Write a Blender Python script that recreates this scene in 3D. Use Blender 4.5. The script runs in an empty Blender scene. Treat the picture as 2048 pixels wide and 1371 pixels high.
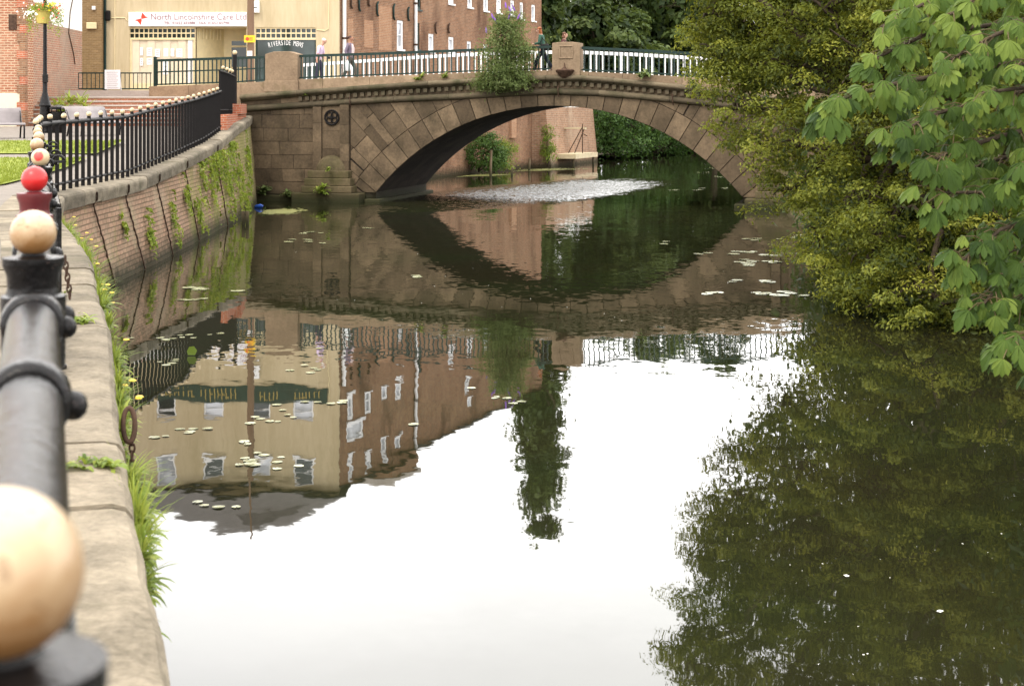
import bpy, math, random
import numpy as np
from mathutils import Vector, Matrix

random.seed(7)
rng = np.random.default_rng(11)
SC = bpy.context.scene
COL = SC.collection

# ------------------------------------------------------------------ camera
F, H, CX, YH = 3200.0, 3.5, 1024.0, 215.0      # focal length in photo px, eye height over the water, horizon row
cam_d = bpy.data.cameras.new("camera")
cam = bpy.data.objects.new("camera", cam_d)
COL.objects.link(cam)
cam.location = (0, 0, H)
cam.rotation_euler = (math.radians(90), 0, 0)
cam_d.sensor_width = 36
cam_d.lens = 36 * F / 2048
cam_d.shift_y = -(685.5 - YH) / 2048
cam_d.clip_start = 0.05
cam_d.clip_end = 3000
cam_d.dof.use_dof = True
cam_d.dof.focus_distance = 32
cam_d.dof.aperture_fstop = 7.0
SC.camera = cam

# ------------------------------------------------------------------ sky, sun, exposure
SUN_EL, SUN_AZ = math.radians(56), math.radians(212)   # azimuth clockwise from +Y: behind the camera, a little left
w = bpy.data.worlds.new("World")
SC.world = w
w.use_nodes = True
nt = w.node_tree
bg = nt.nodes["Background"]
sky = nt.nodes.new("ShaderNodeTexSky")
sky.sky_type = 'NISHITA'
sky.sun_disc = False
sky.sun_elevation = SUN_EL
sky.sun_rotation = SUN_AZ
sky.air_density = 1.0
sky.dust_density = 6.0
sky.ozone_density = 1.0
hs = nt.nodes.new("ShaderNodeHueSaturation")
hs.inputs['Saturation'].default_value = 0.12
nt.links.new(sky.outputs[0], hs.inputs['Color'])
tc = nt.nodes.new("ShaderNodeTexCoord")
mp = nt.nodes.new("ShaderNodeMapping")
mp.inputs['Scale'].default_value = (1.2, 1.2, 3.2)
nt.links.new(tc.outputs['Generated'], mp.inputs[0])
cn = nt.nodes.new("ShaderNodeTexNoise")
cn.inputs['Scale'].default_value = 1.6
cn.inputs['Detail'].default_value = 5
nt.links.new(mp.outputs[0], cn.inputs['Vector'])
cr = nt.nodes.new("ShaderNodeMapRange")
cr.inputs[1].default_value = .3
cr.inputs[2].default_value = .7
cr.inputs[3].default_value = 0.0
cr.inputs[4].default_value = 1.0
nt.links.new(cn.outputs[0], cr.inputs[0])
cm = nt.nodes.new("ShaderNodeMix")
cm.data_type = 'RGBA'
cm.inputs[7].default_value = (17.5, 17.2, 16.9, 1)      # the bright overcast deck
nt.links.new(hs.outputs[0], cm.inputs[6])
cf = nt.nodes.new("ShaderNodeMapRange")
cf.inputs[3].default_value = .72
cf.inputs[4].default_value = .95
nt.links.new(cr.outputs[0], cf.inputs[0])
nt.links.new(cf.outputs[0], cm.inputs[0])
# brighter cloud ahead of the camera, low over the river
sx_ = nt.nodes.new("ShaderNodeSeparateXYZ")
nt.links.new(tc.outputs['Generated'], sx_.inputs[0])
fy = nt.nodes.new("ShaderNodeMapRange")
fy.interpolation_type = 'SMOOTHSTEP'
for i_, v_ in zip((1, 2, 3, 4), (-.1, .9, 1.2, 1.62)): fy.inputs[i_].default_value = v_
nt.links.new(sx_.outputs[1], fy.inputs[0])
sc_ = nt.nodes.new("ShaderNodeVectorMath")
sc_.operation = 'SCALE'
nt.links.new(cm.outputs[2], sc_.inputs[0])
nt.links.new(fy.outputs[0], sc_.inputs['Scale'])
nt.links.new(sc_.outputs[0], bg.inputs[0])
bg.inputs[1].default_value = 0.10
sun_d = bpy.data.lights.new("sun", 'SUN')
sun_d.energy = 1.0
sun_d.angle = math.radians(12)
sun_d.color = (1.0, .90, .76)
sun = bpy.data.objects.new("sun", sun_d)
COL.objects.link(sun)
sdir = Vector((math.sin(SUN_AZ) * math.cos(SUN_EL), math.cos(SUN_AZ) * math.cos(SUN_EL), math.sin(SUN_EL)))
sun.rotation_euler = sdir.to_track_quat('Z', 'Y').to_euler()
sun.location = sdir * 60
SC.view_settings.view_transform = 'Standard'
SC.view_settings.look = 'None'
SC.view_settings.exposure = 0.82
SC.view_settings.gamma = 1
SC.cycles.max_bounces = 8
SC.cycles.diffuse_bounces = 3
SC.cycles.glossy_bounces = 4
SC.cycles.transmission_bounces = 4
SC.cycles.transparent_max_bounces = 8
SC.cycles.caustics_reflective = False
SC.cycles.caustics_refractive = False

# ------------------------------------------------------------------ helpers
LOC = {}


def wl(o):
    return LOC.get(o.name, Vector((0, 0, 0))) if o else Vector((0, 0, 0))


def tag(o, label=None, cat=None, group=None, kind=None):
    if label: o["label"] = label
    if cat: o["category"] = cat
    if group: o["group"] = group
    if kind: o["kind"] = kind
    return o


def empty(name, loc, label, cat, group=None):
    o = bpy.data.objects.new(name, None)
    COL.objects.link(o)
    o.location = loc
    o.empty_display_size = .1
    LOC[o.name] = Vector(loc)
    return tag(o, label, cat, group)


def place(o, parent, world):
    """link o as a child (or a top-level object) with its origin at a world point"""
    COL.objects.link(o)
    if parent: o.parent = parent
    o.location = Vector(world) - wl(parent)
    LOC[o.name] = Vector(world)
    return o


def interp(t, xs, ys):
    return float(np.interp(t, xs, ys))


def V(*a):
    return Vector(a)


def ray(x, y, Y):
    """world point seen at photo pixel (x, y) at depth Y"""
    return V((x - CX) * Y / F, Y, H - (y - YH) * Y / F)


def on_water(x, y):
    Y = F * H / (y - YH)
    return V((x - CX) * Y / F, Y, 0)


class MB:
    def __init__(s):
        s.v, s.f, s.m, s.t, s.uv, s.sm = [], [], [], [], [], []

    def add(s, vs, fs, m=0, t=0.0, uvs=None, smooth=False):
        k = len(s.v)
        s.v += [tuple(p) for p in vs]
        for i, fc in enumerate(fs):
            s.f.append(tuple(k + j for j in fc))
            s.m.append(m)
            s.t.append(t)
            s.uv.append(uvs[i] if uvs else None)
            s.sm.append(smooth)

    def quad(s, a, b, c, d, m=0, t=0.0, uv=None):
        s.add([a, b, c, d], [(0, 1, 2, 3)], m, t, [uv] if uv else None)

    def hexa(s, o, a, b, c, m=0, t=0.0):
        """box from corner o along vectors a, b, c (right handed)"""
        o, a, b, c = Vector(o), Vector(a), Vector(b), Vector(c)
        if a.cross(b).dot(c) < 0: a, b = b, a
        p = [o, o + a, o + a + b, o + b, o + c, o + a + c, o + a + b + c, o + b + c]
        s.add(p, [(3, 2, 1, 0), (4, 5, 6, 7), (0, 1, 5, 4), (1, 2, 6, 5), (2, 3, 7, 6), (3, 0, 4, 7)], m, t)

    def box(s, c, size, rz=0.0, m=0, t=0.0):
        R = Matrix.Rotation(rz, 3, 'Z')
        a, b, d = R @ V(size[0], 0, 0), R @ V(0, size[1], 0), V(0, 0, size[2])
        s.hexa(Vector(c) - (a + b + d) / 2, a, b, d, m, t)

    def prism(s, front, d, m=0, t=0.0, inset=0.0):
        """polygon pushed along -d ... the face at `front`, sides back by d; front bevel by inset"""
        n = len(front)
        d = Vector(d)
        fr = [Vector(p) for p in front]
        bk = [p + d for p in fr]
        if inset:
            c = sum(fr, Vector()) / n
            mid = [p + d * .35 for p in fr]
            fr = [p + (c - p).normalized() * min(inset, (c - p).length * .5) for p in fr]
            vs = fr + mid + bk
            fs = [tuple(range(n))]
            for i in range(n):
                j = (i + 1) % n
                fs += [(i, n + i, n + j, j), (n + i, 2 * n + i, 2 * n + j, n + j)]
        else:
            vs = fr + bk
            fs = [tuple(range(n)), tuple(range(2 * n - 1, n - 1, -1))] + [(i, n + i, n + (i + 1) % n, (i + 1) % n) for i in range(n)]
        s.add(vs, fs, m, t)

    def tube(s, path, r, n=8, m=0, t=0.0, cap=True):
        P = [Vector(p) for p in path]
        rs = r if isinstance(r, (list, tuple)) else [r] * len(P)
        vs, fs = [], []
        up = V(0, 0, 1)
        pu = None
        for i, p in enumerate(P):
            d = (P[min(i + 1, len(P) - 1)] - P[max(i - 1, 0)])
            d = d.normalized() if d.length > 1e-9 else V(0, 0, 1)
            if pu is None:
                a = d.cross(up)
                if a.length < 1e-3: a = d.cross(V(0, 1, 0))
            else:
                a = pu - d * pu.dot(d)
                if a.length < 1e-4: a = d.cross(V(.3, 1, .2))
            a.normalize()
            pu = a
            b = d.cross(a)
            for k in range(n):
                an = 2 * math.pi * k / n
                vs.append(p + (a * math.cos(an) + b * math.sin(an)) * rs[i])
        for i in range(len(P) - 1):
            for k in range(n):
                fs.append((i * n + k, i * n + (k + 1) % n, (i + 1) * n + (k + 1) % n, (i + 1) * n + k))
        s.add(vs, fs, m, t, smooth=n > 5)
        if cap:
            s.add(vs[:n], [tuple(range(n - 1, -1, -1))], m, t)
            s.add(vs[-n:], [tuple(range(n))], m, t)

    def lathe(s, c, prof, n=20, m=0, t=0.0, a0=0.0, a1=2 * math.pi):
        c = Vector(c)
        if len(prof) > 2:      # break the smooth shading at hard edges of the profile
            for j in range(1, len(prof) - 1):
                (ra, za), (rb, zb), (rc, zc) = prof[j - 1], prof[j], prof[j + 1]
                d = math.atan2(zc - zb, rc - rb) - math.atan2(zb - za, rb - ra)
                d = abs((d + math.pi) % (2 * math.pi) - math.pi)
                if d > .6:
                    s.lathe(c, prof[:j + 1], n, m, t, a0, a1)
                    s.lathe(c, prof[j:], n, m, t, a0, a1)
                    return
        full = abs(a1 - a0 - 2 * math.pi) < 1e-6
        k = n if full else n + 1
        vs, fs = [], []
        for (r, z) in prof:
            for i in range(k):
                an = a0 + (a1 - a0) * i / n
                vs.append(c + V(r * math.cos(an), r * math.sin(an), z))
        for j in range(len(prof) - 1):
            for i in range(n):
                i2 = (i + 1) % k
                fs.append((j * k + i, j * k + i2, (j + 1) * k + i2, (j + 1) * k + i))
        s.add(vs, fs, m, t, smooth=True)

    def ball(s, c, r, n=20, m=0, t=0.0, sq=1.0):
        q = max(6, n // 2)
        s.lathe(c, [(max(1e-4, r * math.sin(math.pi * i / q)), -r * sq * math.cos(math.pi * i / q)) for i in range(q + 1)], n, m, t)

    def build(s, name, mats, parent=None, origin=None, bevel=0.0):
        me = bpy.data.meshes.new(name)
        o = bpy.data.objects.new(name, me)
        org = Vector(origin) if origin is not None else wl(parent)
        va = np.array(s.v, dtype=np.float64) - np.array(org)[None]
        me.from_pydata(va.tolist(), [], s.f)
        for mm in (mats if isinstance(mats, (list, tuple)) else [mats]):
            me.materials.append(mm)
        me.polygons.foreach_set("material_index", s.m)
        me.polygons.foreach_set("use_smooth", s.sm)
        at = me.attributes.new("tone", 'FLOAT', 'FACE')
        at.data.foreach_set("value", s.t)
        uvl = me.uv_layers.new(name="UVMap")
        uv = np.zeros((len(me.loops), 2))
        wv = np.array(s.v)
        for p in me.polygons:
            u0 = s.uv[p.index]
            ls = p.loop_start
            if u0:
                for q, val in enumerate(u0): uv[ls + q] = val
            else:
                nx, ny, nz = p.normal
                idx = list(p.vertices)
                pts = wv[idx]
                if abs(nz) > .75:
                    uv[ls:ls + len(idx)] = pts[:, :2]
                else:
                    l = math.hypot(nx, ny) or 1
                    uv[ls:ls + len(idx), 0] = pts[:, 0] * (-ny / l) + pts[:, 1] * (nx / l)
                    uv[ls:ls + len(idx), 1] = pts[:, 2]
        uvl.data.foreach_set("uv", uv.ravel())
        me.update()
        if bevel:
            b = o.modifiers.new("bevel", 'BEVEL')
            b.width = bevel
            b.segments = 2
            b.limit_method = 'ANGLE'
        place(o, parent, org)
        return o


def copy_child(o, parent, world, rot=None, scale=None):
    c = o.copy()
    place(c, parent, world)
    if rot is not None: c.rotation_euler = rot
    if scale is not None: c.scale = scale
    return c


# ------------------------------------------------------------------ materials
def newmat(name, rough=.8, spec=.3, metal=0.0):
    m = bpy.data.materials.new(name)
    m.use_nodes = True
    nt = m.node_tree
    b = nt.nodes["Principled BSDF"]
    b.inputs['Roughness'].default_value = rough
    b.inputs['Specular IOR Level'].default_value = spec
    b.inputs['Metallic'].default_value = metal
    return m, nt, b


def nd(nt, typ, **kw):
    n = nt.nodes.new("ShaderNode" + typ)
    for k, v in kw.items(): setattr(n, k, v)
    return n


def noise(nt, vec, scale, detail=4, rough=.55, dist=0.0):
    n = nd(nt, "TexNoise")
    n.inputs['Scale'].default_value = scale
    n.inputs['Detail'].default_value = detail
    n.inputs['Roughness'].default_value = rough
    n.inputs['Distortion'].default_value = dist
    nt.links.new(vec, n.inputs['Vector'])
    return n.outputs[0]


def pos(nt, sx=1, sy=1, sz=1):
    g = nd(nt, "NewGeometry")
    if (sx, sy, sz) == (1, 1, 1): return g.outputs['Position']
    mp = nd(nt, "Mapping")
    mp.inputs['Scale'].default_value = (sx, sy, sz)
    nt.links.new(g.outputs['Position'], mp.inputs[0])
    return mp.outputs[0]


def rng_map(nt, val, a, b, c=0.0, d=1.0):
    n = nd(nt, "MapRange")
    nt.links.new(val, n.inputs[0])
    for i, x in zip((1, 2, 3, 4), (a, b, c, d)): n.inputs[i].default_value = x
    return n.outputs[0]


def mixc(nt, fac, a, b, mode='MIX'):
    n = nd(nt, "Mix", data_type='RGBA', blend_type=mode)
    for sock, val in ((0, fac), (6, a), (7, b)):
        if isinstance(val, (int, float)): n.inputs[sock].default_value = val
        elif isinstance(val, tuple): n.inputs[sock].default_value = val if len(val) == 4 else (*val, 1)
        else: nt.links.new(val, n.inputs[sock])
    return n.outputs[2]


def math_n(nt, op, a, b=None):
    n = nd(nt, "Math", operation=op)
    for i, val in enumerate((a, b)):
        if val is None: continue
        if isinstance(val, (int, float)): n.inputs[i].default_value = val
        else: nt.links.new(val, n.inputs[i])
    return n.outputs[0]


def bump(nt, b, h, strength=.4, dist=.02):
    n = nd(nt, "Bump")
    n.inputs['Strength'].default_value = strength
    n.inputs['Distance'].default_value = dist
    nt.links.new(h, n.inputs['Height'])
    nt.links.new(n.outputs[0], b.inputs['Normal'])


def tone(nt, col, amt):
    a = nd(nt, "Attribute", attribute_name="tone")
    h = nd(nt, "HueSaturation")
    v = math_n(nt, 'ADD', math_n(nt, 'MULTIPLY', a.outputs['Fac'], amt), 1.0)
    nt.links.new(v, h.inputs['Value'])
    nt.links.new(col, h.inputs['Color'])
    return h.outputs[0]


def stone(name, c0, c1, tamt=.35, scale=1.0, moss=0.0, mosscol=(.045, .055, .015), stretch=(1, 1, 1), wet=True, rough=.9):
    m, nt, b = newmat(name, rough, .2)
    p = pos(nt, *stretch)
    big = noise(nt, p, .9 * scale, 5, .6)
    fine = noise(nt, p, 9 * scale, 7, .65)
    f = math_n(nt, 'ADD', math_n(nt, 'MULTIPLY', big, .6), math_n(nt, 'MULTIPLY', fine, .4))
    col = mixc(nt, rng_map(nt, f, .34, .66), c0, c1)
    col = tone(nt, col, tamt)
    if moss:
        mf = rng_map(nt, noise(nt, pos(nt, 1, 1, .7), 1.1, 6, .65), .62 - moss * .3, .8 - moss * .25, 0, .8)
        col = mixc(nt, mf, col, mosscol)
    if wet:      # dark algae line along the water
        g = nd(nt, "SeparateXYZ")
        nt.links.new(pos(nt), g.inputs[0])
        z = math_n(nt, 'ADD', g.outputs[2], math_n(nt, 'MULTIPLY', fine, -.35))
        col = mixc(nt, rng_map(nt, z, -.1, .28, .85, 0), col, (.022, .026, .010))
    nt.links.new(col, b.inputs['Base Color'])
    bump(nt, b, fine, .5, .03)
    return m


def brick(name, c1, c2, mortar, bw=.225, rh=.075, ms=.012, moss=None, stain=(.5, .4, .3), stain_f=.3, soot=.4, wet=False, bumpd=.01, tamt=0.0):
    m, nt, b = newmat(name, .92, .15)
    uv = nd(nt, "UVMap")
    br = nd(nt, "TexBrick")
    br.inputs['Scale'].default_value = 1
    br.inputs['Brick Width'].default_value = bw
    br.inputs['Row Height'].default_value = rh
    br.inputs['Mortar Size'].default_value = ms
    br.inputs['Mortar Smooth'].default_value = .3
    br.inputs['Color1'].default_value = (*c1, 1)
    br.inputs['Color2'].default_value = (*c2, 1)
    br.inputs['Mortar'].default_value = (*mortar, 1)
    wob = nd(nt, "Mix", data_type='VECTOR')
    nz = nd(nt, "TexNoise")
    nz.inputs['Scale'].default_value = 3.0
    nt.links.new(uv.outputs[0], nz.inputs['Vector'])
    va = nd(nt, "VectorMath", operation='MULTIPLY_ADD')
    nt.links.new(nz.outputs['Color'], va.inputs[0])
    va.inputs[1].default_value = (.022, .022, 0)
    nt.links.new(uv.outputs[0], va.inputs[2])
    nt.links.new(va.outputs[0], br.inputs['Vector'])
    p = pos(nt)
    big = noise(nt, p, .35, 6, .6)
    fine = noise(nt, p, 5, 6, .7)
    col = mixc(nt, rng_map(nt, fine, .35, .7, 0, .55), br.outputs['Color'], tuple(x * .5 for x in c1))
    col = mixc(nt, rng_map(nt, big, .52, .72, 0, stain_f), col, stain)
    col = mixc(nt, rng_map(nt, noise(nt, pos(nt, 1, 1, .5), .6, 5, .6), .5, .72, 0, soot), col, tuple(x * .35 for x in c2))
    if tamt: col = tone(nt, col, tamt)
    if moss:      # green film, thickest towards the bridge end of the wall
        gy = nd(nt, "SeparateXYZ")
        nt.links.new(p, gy.inputs[0])
        mk = math_n(nt, 'ADD', noise(nt, pos(nt, 1, 1, .35), 1.0, 6, .65), rng_map(nt, gy.outputs[1], 30, 52, -.12, .16))
        col = mixc(nt, rng_map(nt, mk, .50, .70, 0, .75), col, moss)
    if wet:
        g = nd(nt, "SeparateXYZ")
        nt.links.new(p, g.inputs[0])
        z = math_n(nt, 'ADD', g.outputs[2], math_n(nt, 'MULTIPLY', fine, -.5))
        col = mixc(nt, rng_map(nt, z, -.15, .3, .9, 0), col, (.02, .022, .010))
    nt.links.new(col, b.inputs['Base Color'])
    bump(nt, b, math_n(nt, 'ADD', math_n(nt, 'MULTIPLY', br.outputs['Fac'], -.6), math_n(nt, 'MULTIPLY', fine, .5)), .7, bumpd)
    return m


def paint(name, c, rough=.5, spec=.4, var=.25, scale=4, metal=0.0, chip=None, bmp=0.0):
    m, nt, b = newmat(name, rough, spec, metal)
    n = noise(nt, pos(nt), scale, 6, .65)
    col = mixc(nt, rng_map(nt, n, .35, .7), tuple(x * (1 + var) for x in c), tuple(x * (1 - var) for x in c))
    if chip:
        col = mixc(nt, rng_map(nt, noise(nt, pos(nt), scale * 7, 5, .7), .62, .68), col, chip)
    nt.links.new(col, b.inputs['Base Color'])
    if bmp: bump(nt, b, n, bmp, .01)
    return m


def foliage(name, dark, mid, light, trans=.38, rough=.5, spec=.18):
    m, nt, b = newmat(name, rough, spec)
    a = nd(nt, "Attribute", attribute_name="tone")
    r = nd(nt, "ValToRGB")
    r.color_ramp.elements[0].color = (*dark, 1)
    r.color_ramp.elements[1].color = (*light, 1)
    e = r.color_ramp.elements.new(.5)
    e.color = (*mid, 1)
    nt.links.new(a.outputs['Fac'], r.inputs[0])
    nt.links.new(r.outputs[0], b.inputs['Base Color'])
    tr = nd(nt, "BsdfTranslucent")
    nt.links.new(mixc(nt, .35, r.outputs[0], (light[0] * 1.2, light[1] * 1.15, light[2] * .5)), tr.inputs[0])
    mx = nd(nt, "MixShader")
    mx.inputs[0].default_value = trans
    nt.links.new(b.outputs[0], mx.inputs[1])
    nt.links.new(tr.outputs[0], mx.inputs[2])
    nt.links.new(mx.outputs[0], nt.nodes["Material Output"].inputs[0])
    return m


def glass(name, c=(.02, .025, .03), rough=.06):
    m, nt, b = newmat(name, rough, .6)
    n = noise(nt, pos(nt), .8, 2)
    nt.links.new(mixc(nt, rng_map(nt, n, .4, .6), c, tuple(x * 2.5 for x in c)), b.inputs['Base Color'])
    return m


M = {}
M['bridge'] = stone("bridge_sandstone", (.060, .044, .028), (.176, .126, .078), .36, 1.3, .34, (.044, .034, .020))
M['bridge_joint'] = stone("bridge_mortar", (.020, .015, .011), (.034, .025, .018), 0, 2)
M['parapet'] = stone("parapet_sandstone", (.15, .105, .068), (.29, .21, .137), .25, 1.4, .22, (.10, .085, .035), wet=False)
M['mould'] = stone("moulding_sandstone", (.055, .045, .028), (.150, .118, .076), .3, 1.2, .45, (.035, .038, .016), (.5, .5, 1.6))
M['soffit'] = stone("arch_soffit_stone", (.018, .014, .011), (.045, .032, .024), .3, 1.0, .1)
M['mossy'] = stone("mossy_plinth_stone", (.06, .048, .026), (.15, .115, .065), .3, 1.3, .55, (.060, .058, .018))
M['coping'] = stone("coping_sandstone", (.100, .084, .060), (.29, .245, .18), .28, 2.8, .30, (.085, .078, .045), (1, 1, 3), wet=False)
M['wallbrick'] = brick("river_wall_brick", (.44, .275, .185), (.32, .215, .145), (.15, .115, .075), bw=.30, rh=.10, stain=(.42, .36, .24), stain_f=.9, soot=.25, moss=(.20, .21, .06), wet=True, ms=.014, bumpd=.04)
M['millbrick'] = brick("warehouse_brick", (.32, .150, .078), (.17, .078, .046), (.31, .235, .165), stain=(.36, .235, .15), stain_f=.45, soot=.75, wet=True, ms=.014)
M['patchbrick'] = brick("patched_brick", (.42, .22, .12), (.33, .16, .09), (.40, .30, .21), stain_f=.1, soot=.1)
M['bastion'] = brick("bastion_brick", (.40, .225, .135), (.25, .135, .085), (.36, .28, .20), stain=(.48, .38, .27), stain_f=.75, soot=.45, bw=.30, rh=.11, ms=.02, wet=True)
M['redbrick'] = brick("red_brick", (.46, .13, .065), (.36, .10, .05), (.45, .33, .25), stain=(.5, .3, .2), stain_f=.15, soot=.15)
M['cottage'] = brick("cottage_brick", (.40, .15, .085), (.27, .095, .055), (.52, .40, .28), stain=(.50, .33, .22), stain_f=.35, soot=.25, ms=.02, bw=.24, rh=.088)
M['greybrick'] = brick("weathered_brick", (.42, .19, .12), (.27, .17, .12), (.42, .33, .25), stain=(.33, .27, .21), stain_f=.75, soot=.25, ms=.018, rh=.085)
M['buffbrick'] = brick("buff_brick", (.29, .19, .09), (.20, .125, .06), (.30, .22, .13), stain=(.25, .17, .08), stain_f=.4, soot=.3)
M['stepbrick'] = brick("step_brick", (.40, .15, .09), (.30, .11, .065), (.38, .28, .2), stain_f=.2, soot=.2)
M['cream'] = stone("cream_render", (.41, .33, .20), (.55, .455, .30), 0, .7, 0, stretch=(1.6, 1.6, .22), wet=False, rough=.85)
M['white_render'] = paint("white_render", (.78, .77, .73), .8, .2, .06, 1)
M['cream_paint'] = paint("cream_paint", (.68, .57, .34), .5, .4, .08)
M['pale_board'] = paint("pale_board", (.66, .56, .42), .6, .3, .06, 1)
M['white'] = paint("white_paint", (.80, .80, .80), .45, .4, .05)
M['signwhite'] = paint("white_sign", (.82, .82, .84), .4, .4, .02)
M['letter'] = paint("sign_lettering", (.33, .17, .19), .6, .3, .03)
M['redlogo'] = paint("red_logo", (.65, .06, .03), .5, .3, .05)
M['green'] = paint("dark_green_paint", (.007, .024, .019), .5, .3, .3, 5)
M['black'] = paint("black_iron_paint", (.006, .0055, .0055), .24, .20, .35, 14, chip=(.07, .045, .04), bmp=.9)
M['blackfar'] = paint("black_fence_paint", (.006, .005, .005), .55, .2, .3, 8, chip=(.025, .010, .007))
M['iron'] = paint("rusty_iron", (.060, .034, .022), .75, .2, .5, 12)
M['slate'] = stone("slate_roof", (.075, .068, .066), (.14, .125, .12), .2, 2, 0, stretch=(1, 1, 4), wet=False)
M['glass'] = glass("window_glass")
M['greyglass'] = glass("pale_blind_glass", (.26, .27, .29), .15)
M['shopglass'] = glass("shop_glass", (.012, .022, .020), .1)
M['asphalt'] = stone("asphalt", (.17, .148, .128), (.25, .22, .19), 0, 5, 0, wet=False)
M['street'] = stone("street_paving", (.26, .23, .20), (.34, .30, .26), 0, 3, 0, wet=False)
M['kerb'] = stone("kerb_stone", (.38, .33, .29), (.5, .45, .4), .1, 3, 0, wet=False)
M['soil'] = stone("soil", (.05, .038, .02), (.10, .08, .04), 0, 2, .4, wet=False)
M['lawn'] = stone("lawn_turf", (.14, .175, .03), (.25, .28, .05), 0, 3, 0, wet=False)
M['wood'] = stone("weathered_wood", (.10, .075, .045), (.20, .15, .095), .2, 3, .1, stretch=(4, 4, .6), wet=True)
M['deckwood'] = paint("pale_timber", (.50, .42, .27), .7, .3, .15, 3)
M['pole'] = stone("brown_pole_wood", (.16, .10, .065), (.23, .15, .10), 0, 2, 0, stretch=(3, 3, .4), wet=False)
M['yellow'] = paint("yellow_sign", (.80, .52, .02), .4, .4, .04)
M['bench'] = paint("grey_bench_metal", (.24, .21, .21), .45, .4, .12)
M['gold'] = paint("brass_ball_paint", (.52, .40, .24), .35, .5, .3, 30)
M['bark'] = stone("bark", (.030, .022, .014), (.075, .055, .036), 0, 4, .2, stretch=(3, 3, .7), wet=False)
M['twig'] = paint("green_twig", (.09, .065, .03), .7, .2, .2)
M['basket'] = paint("basket_plastic", (.50, .40, .11), .5, .3, .1)

M['f_bush'] = foliage("bush_leaves", (.022, .036, .007), (.135, .162, .024), (.35, .35, .056), .46)
M['f_dark'] = foliage("dark_tree_leaves", (.018, .034, .009), (.055, .085, .022), (.15, .19, .06))
M['f_bank'] = foliage("bank_leaves", (.020, .045, .010), (.05, .10, .022), (.12, .20, .05))
M['f_budd'] = foliage("buddleia_leaves", (.05, .08, .025), (.13, .18, .055), (.25, .29, .12))
M['f_chest'] = foliage("chestnut_leaves", (.020, .042, .010), (.060, .104, .018), (.165, .22, .040), .32, .5, .10)
M['f_weed'] = foliage("weed_leaves", (.08, .13, .02), (.19, .26, .04), (.38, .42, .09), .35)
M['f_fern'] = foliage('fern_leaves', (.10, .16, .02), (.22, .30, .04), (.40, .45, .09), .4)
M['f_grass'] = foliage("grass_blades", (.13, .17, .025), (.21, .26, .04), (.32, .36, .07), .35)
M['f_pad'] = None
mm, nt_, b_ = newmat("lily_pad_leaf", .22, .5)
nn = noise(nt_, pos(nt_), 9, 4)
nt_.links.new(mixc(nt_, rng_map(nt_, nn, .35, .65), (.14, .16, .06), (.36, .36, .21)), b_.inputs['Base Color'])
M['f_pad'] = mm

# balls: cream paint with rust, red paint; underside shade is mixed into the downward darkening
def ball_mat(name, base, rust, rf):
    m, nt, b = newmat(name, .35, .5)
    g = nd(nt, "TexCoord")
    sp = nd(nt, "SeparateXYZ")
    nt.links.new(g.outputs['Object'], sp.inputs[0])
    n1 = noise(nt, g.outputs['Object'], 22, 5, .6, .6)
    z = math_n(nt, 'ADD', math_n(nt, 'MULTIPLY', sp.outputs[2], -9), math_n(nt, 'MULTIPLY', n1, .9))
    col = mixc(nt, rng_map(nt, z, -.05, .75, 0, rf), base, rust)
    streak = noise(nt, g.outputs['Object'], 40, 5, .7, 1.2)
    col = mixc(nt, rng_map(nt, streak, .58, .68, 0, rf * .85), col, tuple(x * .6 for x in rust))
    nt.links.new(col, b.inputs['Base Color'])
    bump(nt, b, n1, .2, .004)
    return m


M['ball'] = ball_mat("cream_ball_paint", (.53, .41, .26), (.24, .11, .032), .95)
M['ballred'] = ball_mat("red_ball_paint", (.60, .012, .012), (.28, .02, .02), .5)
M['redpost'] = paint("dark_red_post_paint", (.10, .010, .012), .4, .5, .3)
# cream ball with a red paint patch
mm, nt_, b_ = newmat("patched_ball_paint", .4, .5)
tc_ = nd(nt_, "TexCoord")
vm = nd(nt_, "VectorMath", operation='DISTANCE')
nt_.links.new(tc_.outputs['Object'], vm.inputs[0])
vm.inputs[1].default_value = (.004, -.054, .012)
nt_.links.new(mixc(nt_, rng_map(nt_, math_n(nt_, 'ADD', vm.outputs['Value'], math_n(nt_, 'MULTIPLY', noise(nt_, tc_.outputs['Object'], 40), .03)), .040, .050), (.55, .05, .04), (.55, .42, .25)), b_.inputs['Base Color'])
M['ballpatch'] = mm


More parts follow.
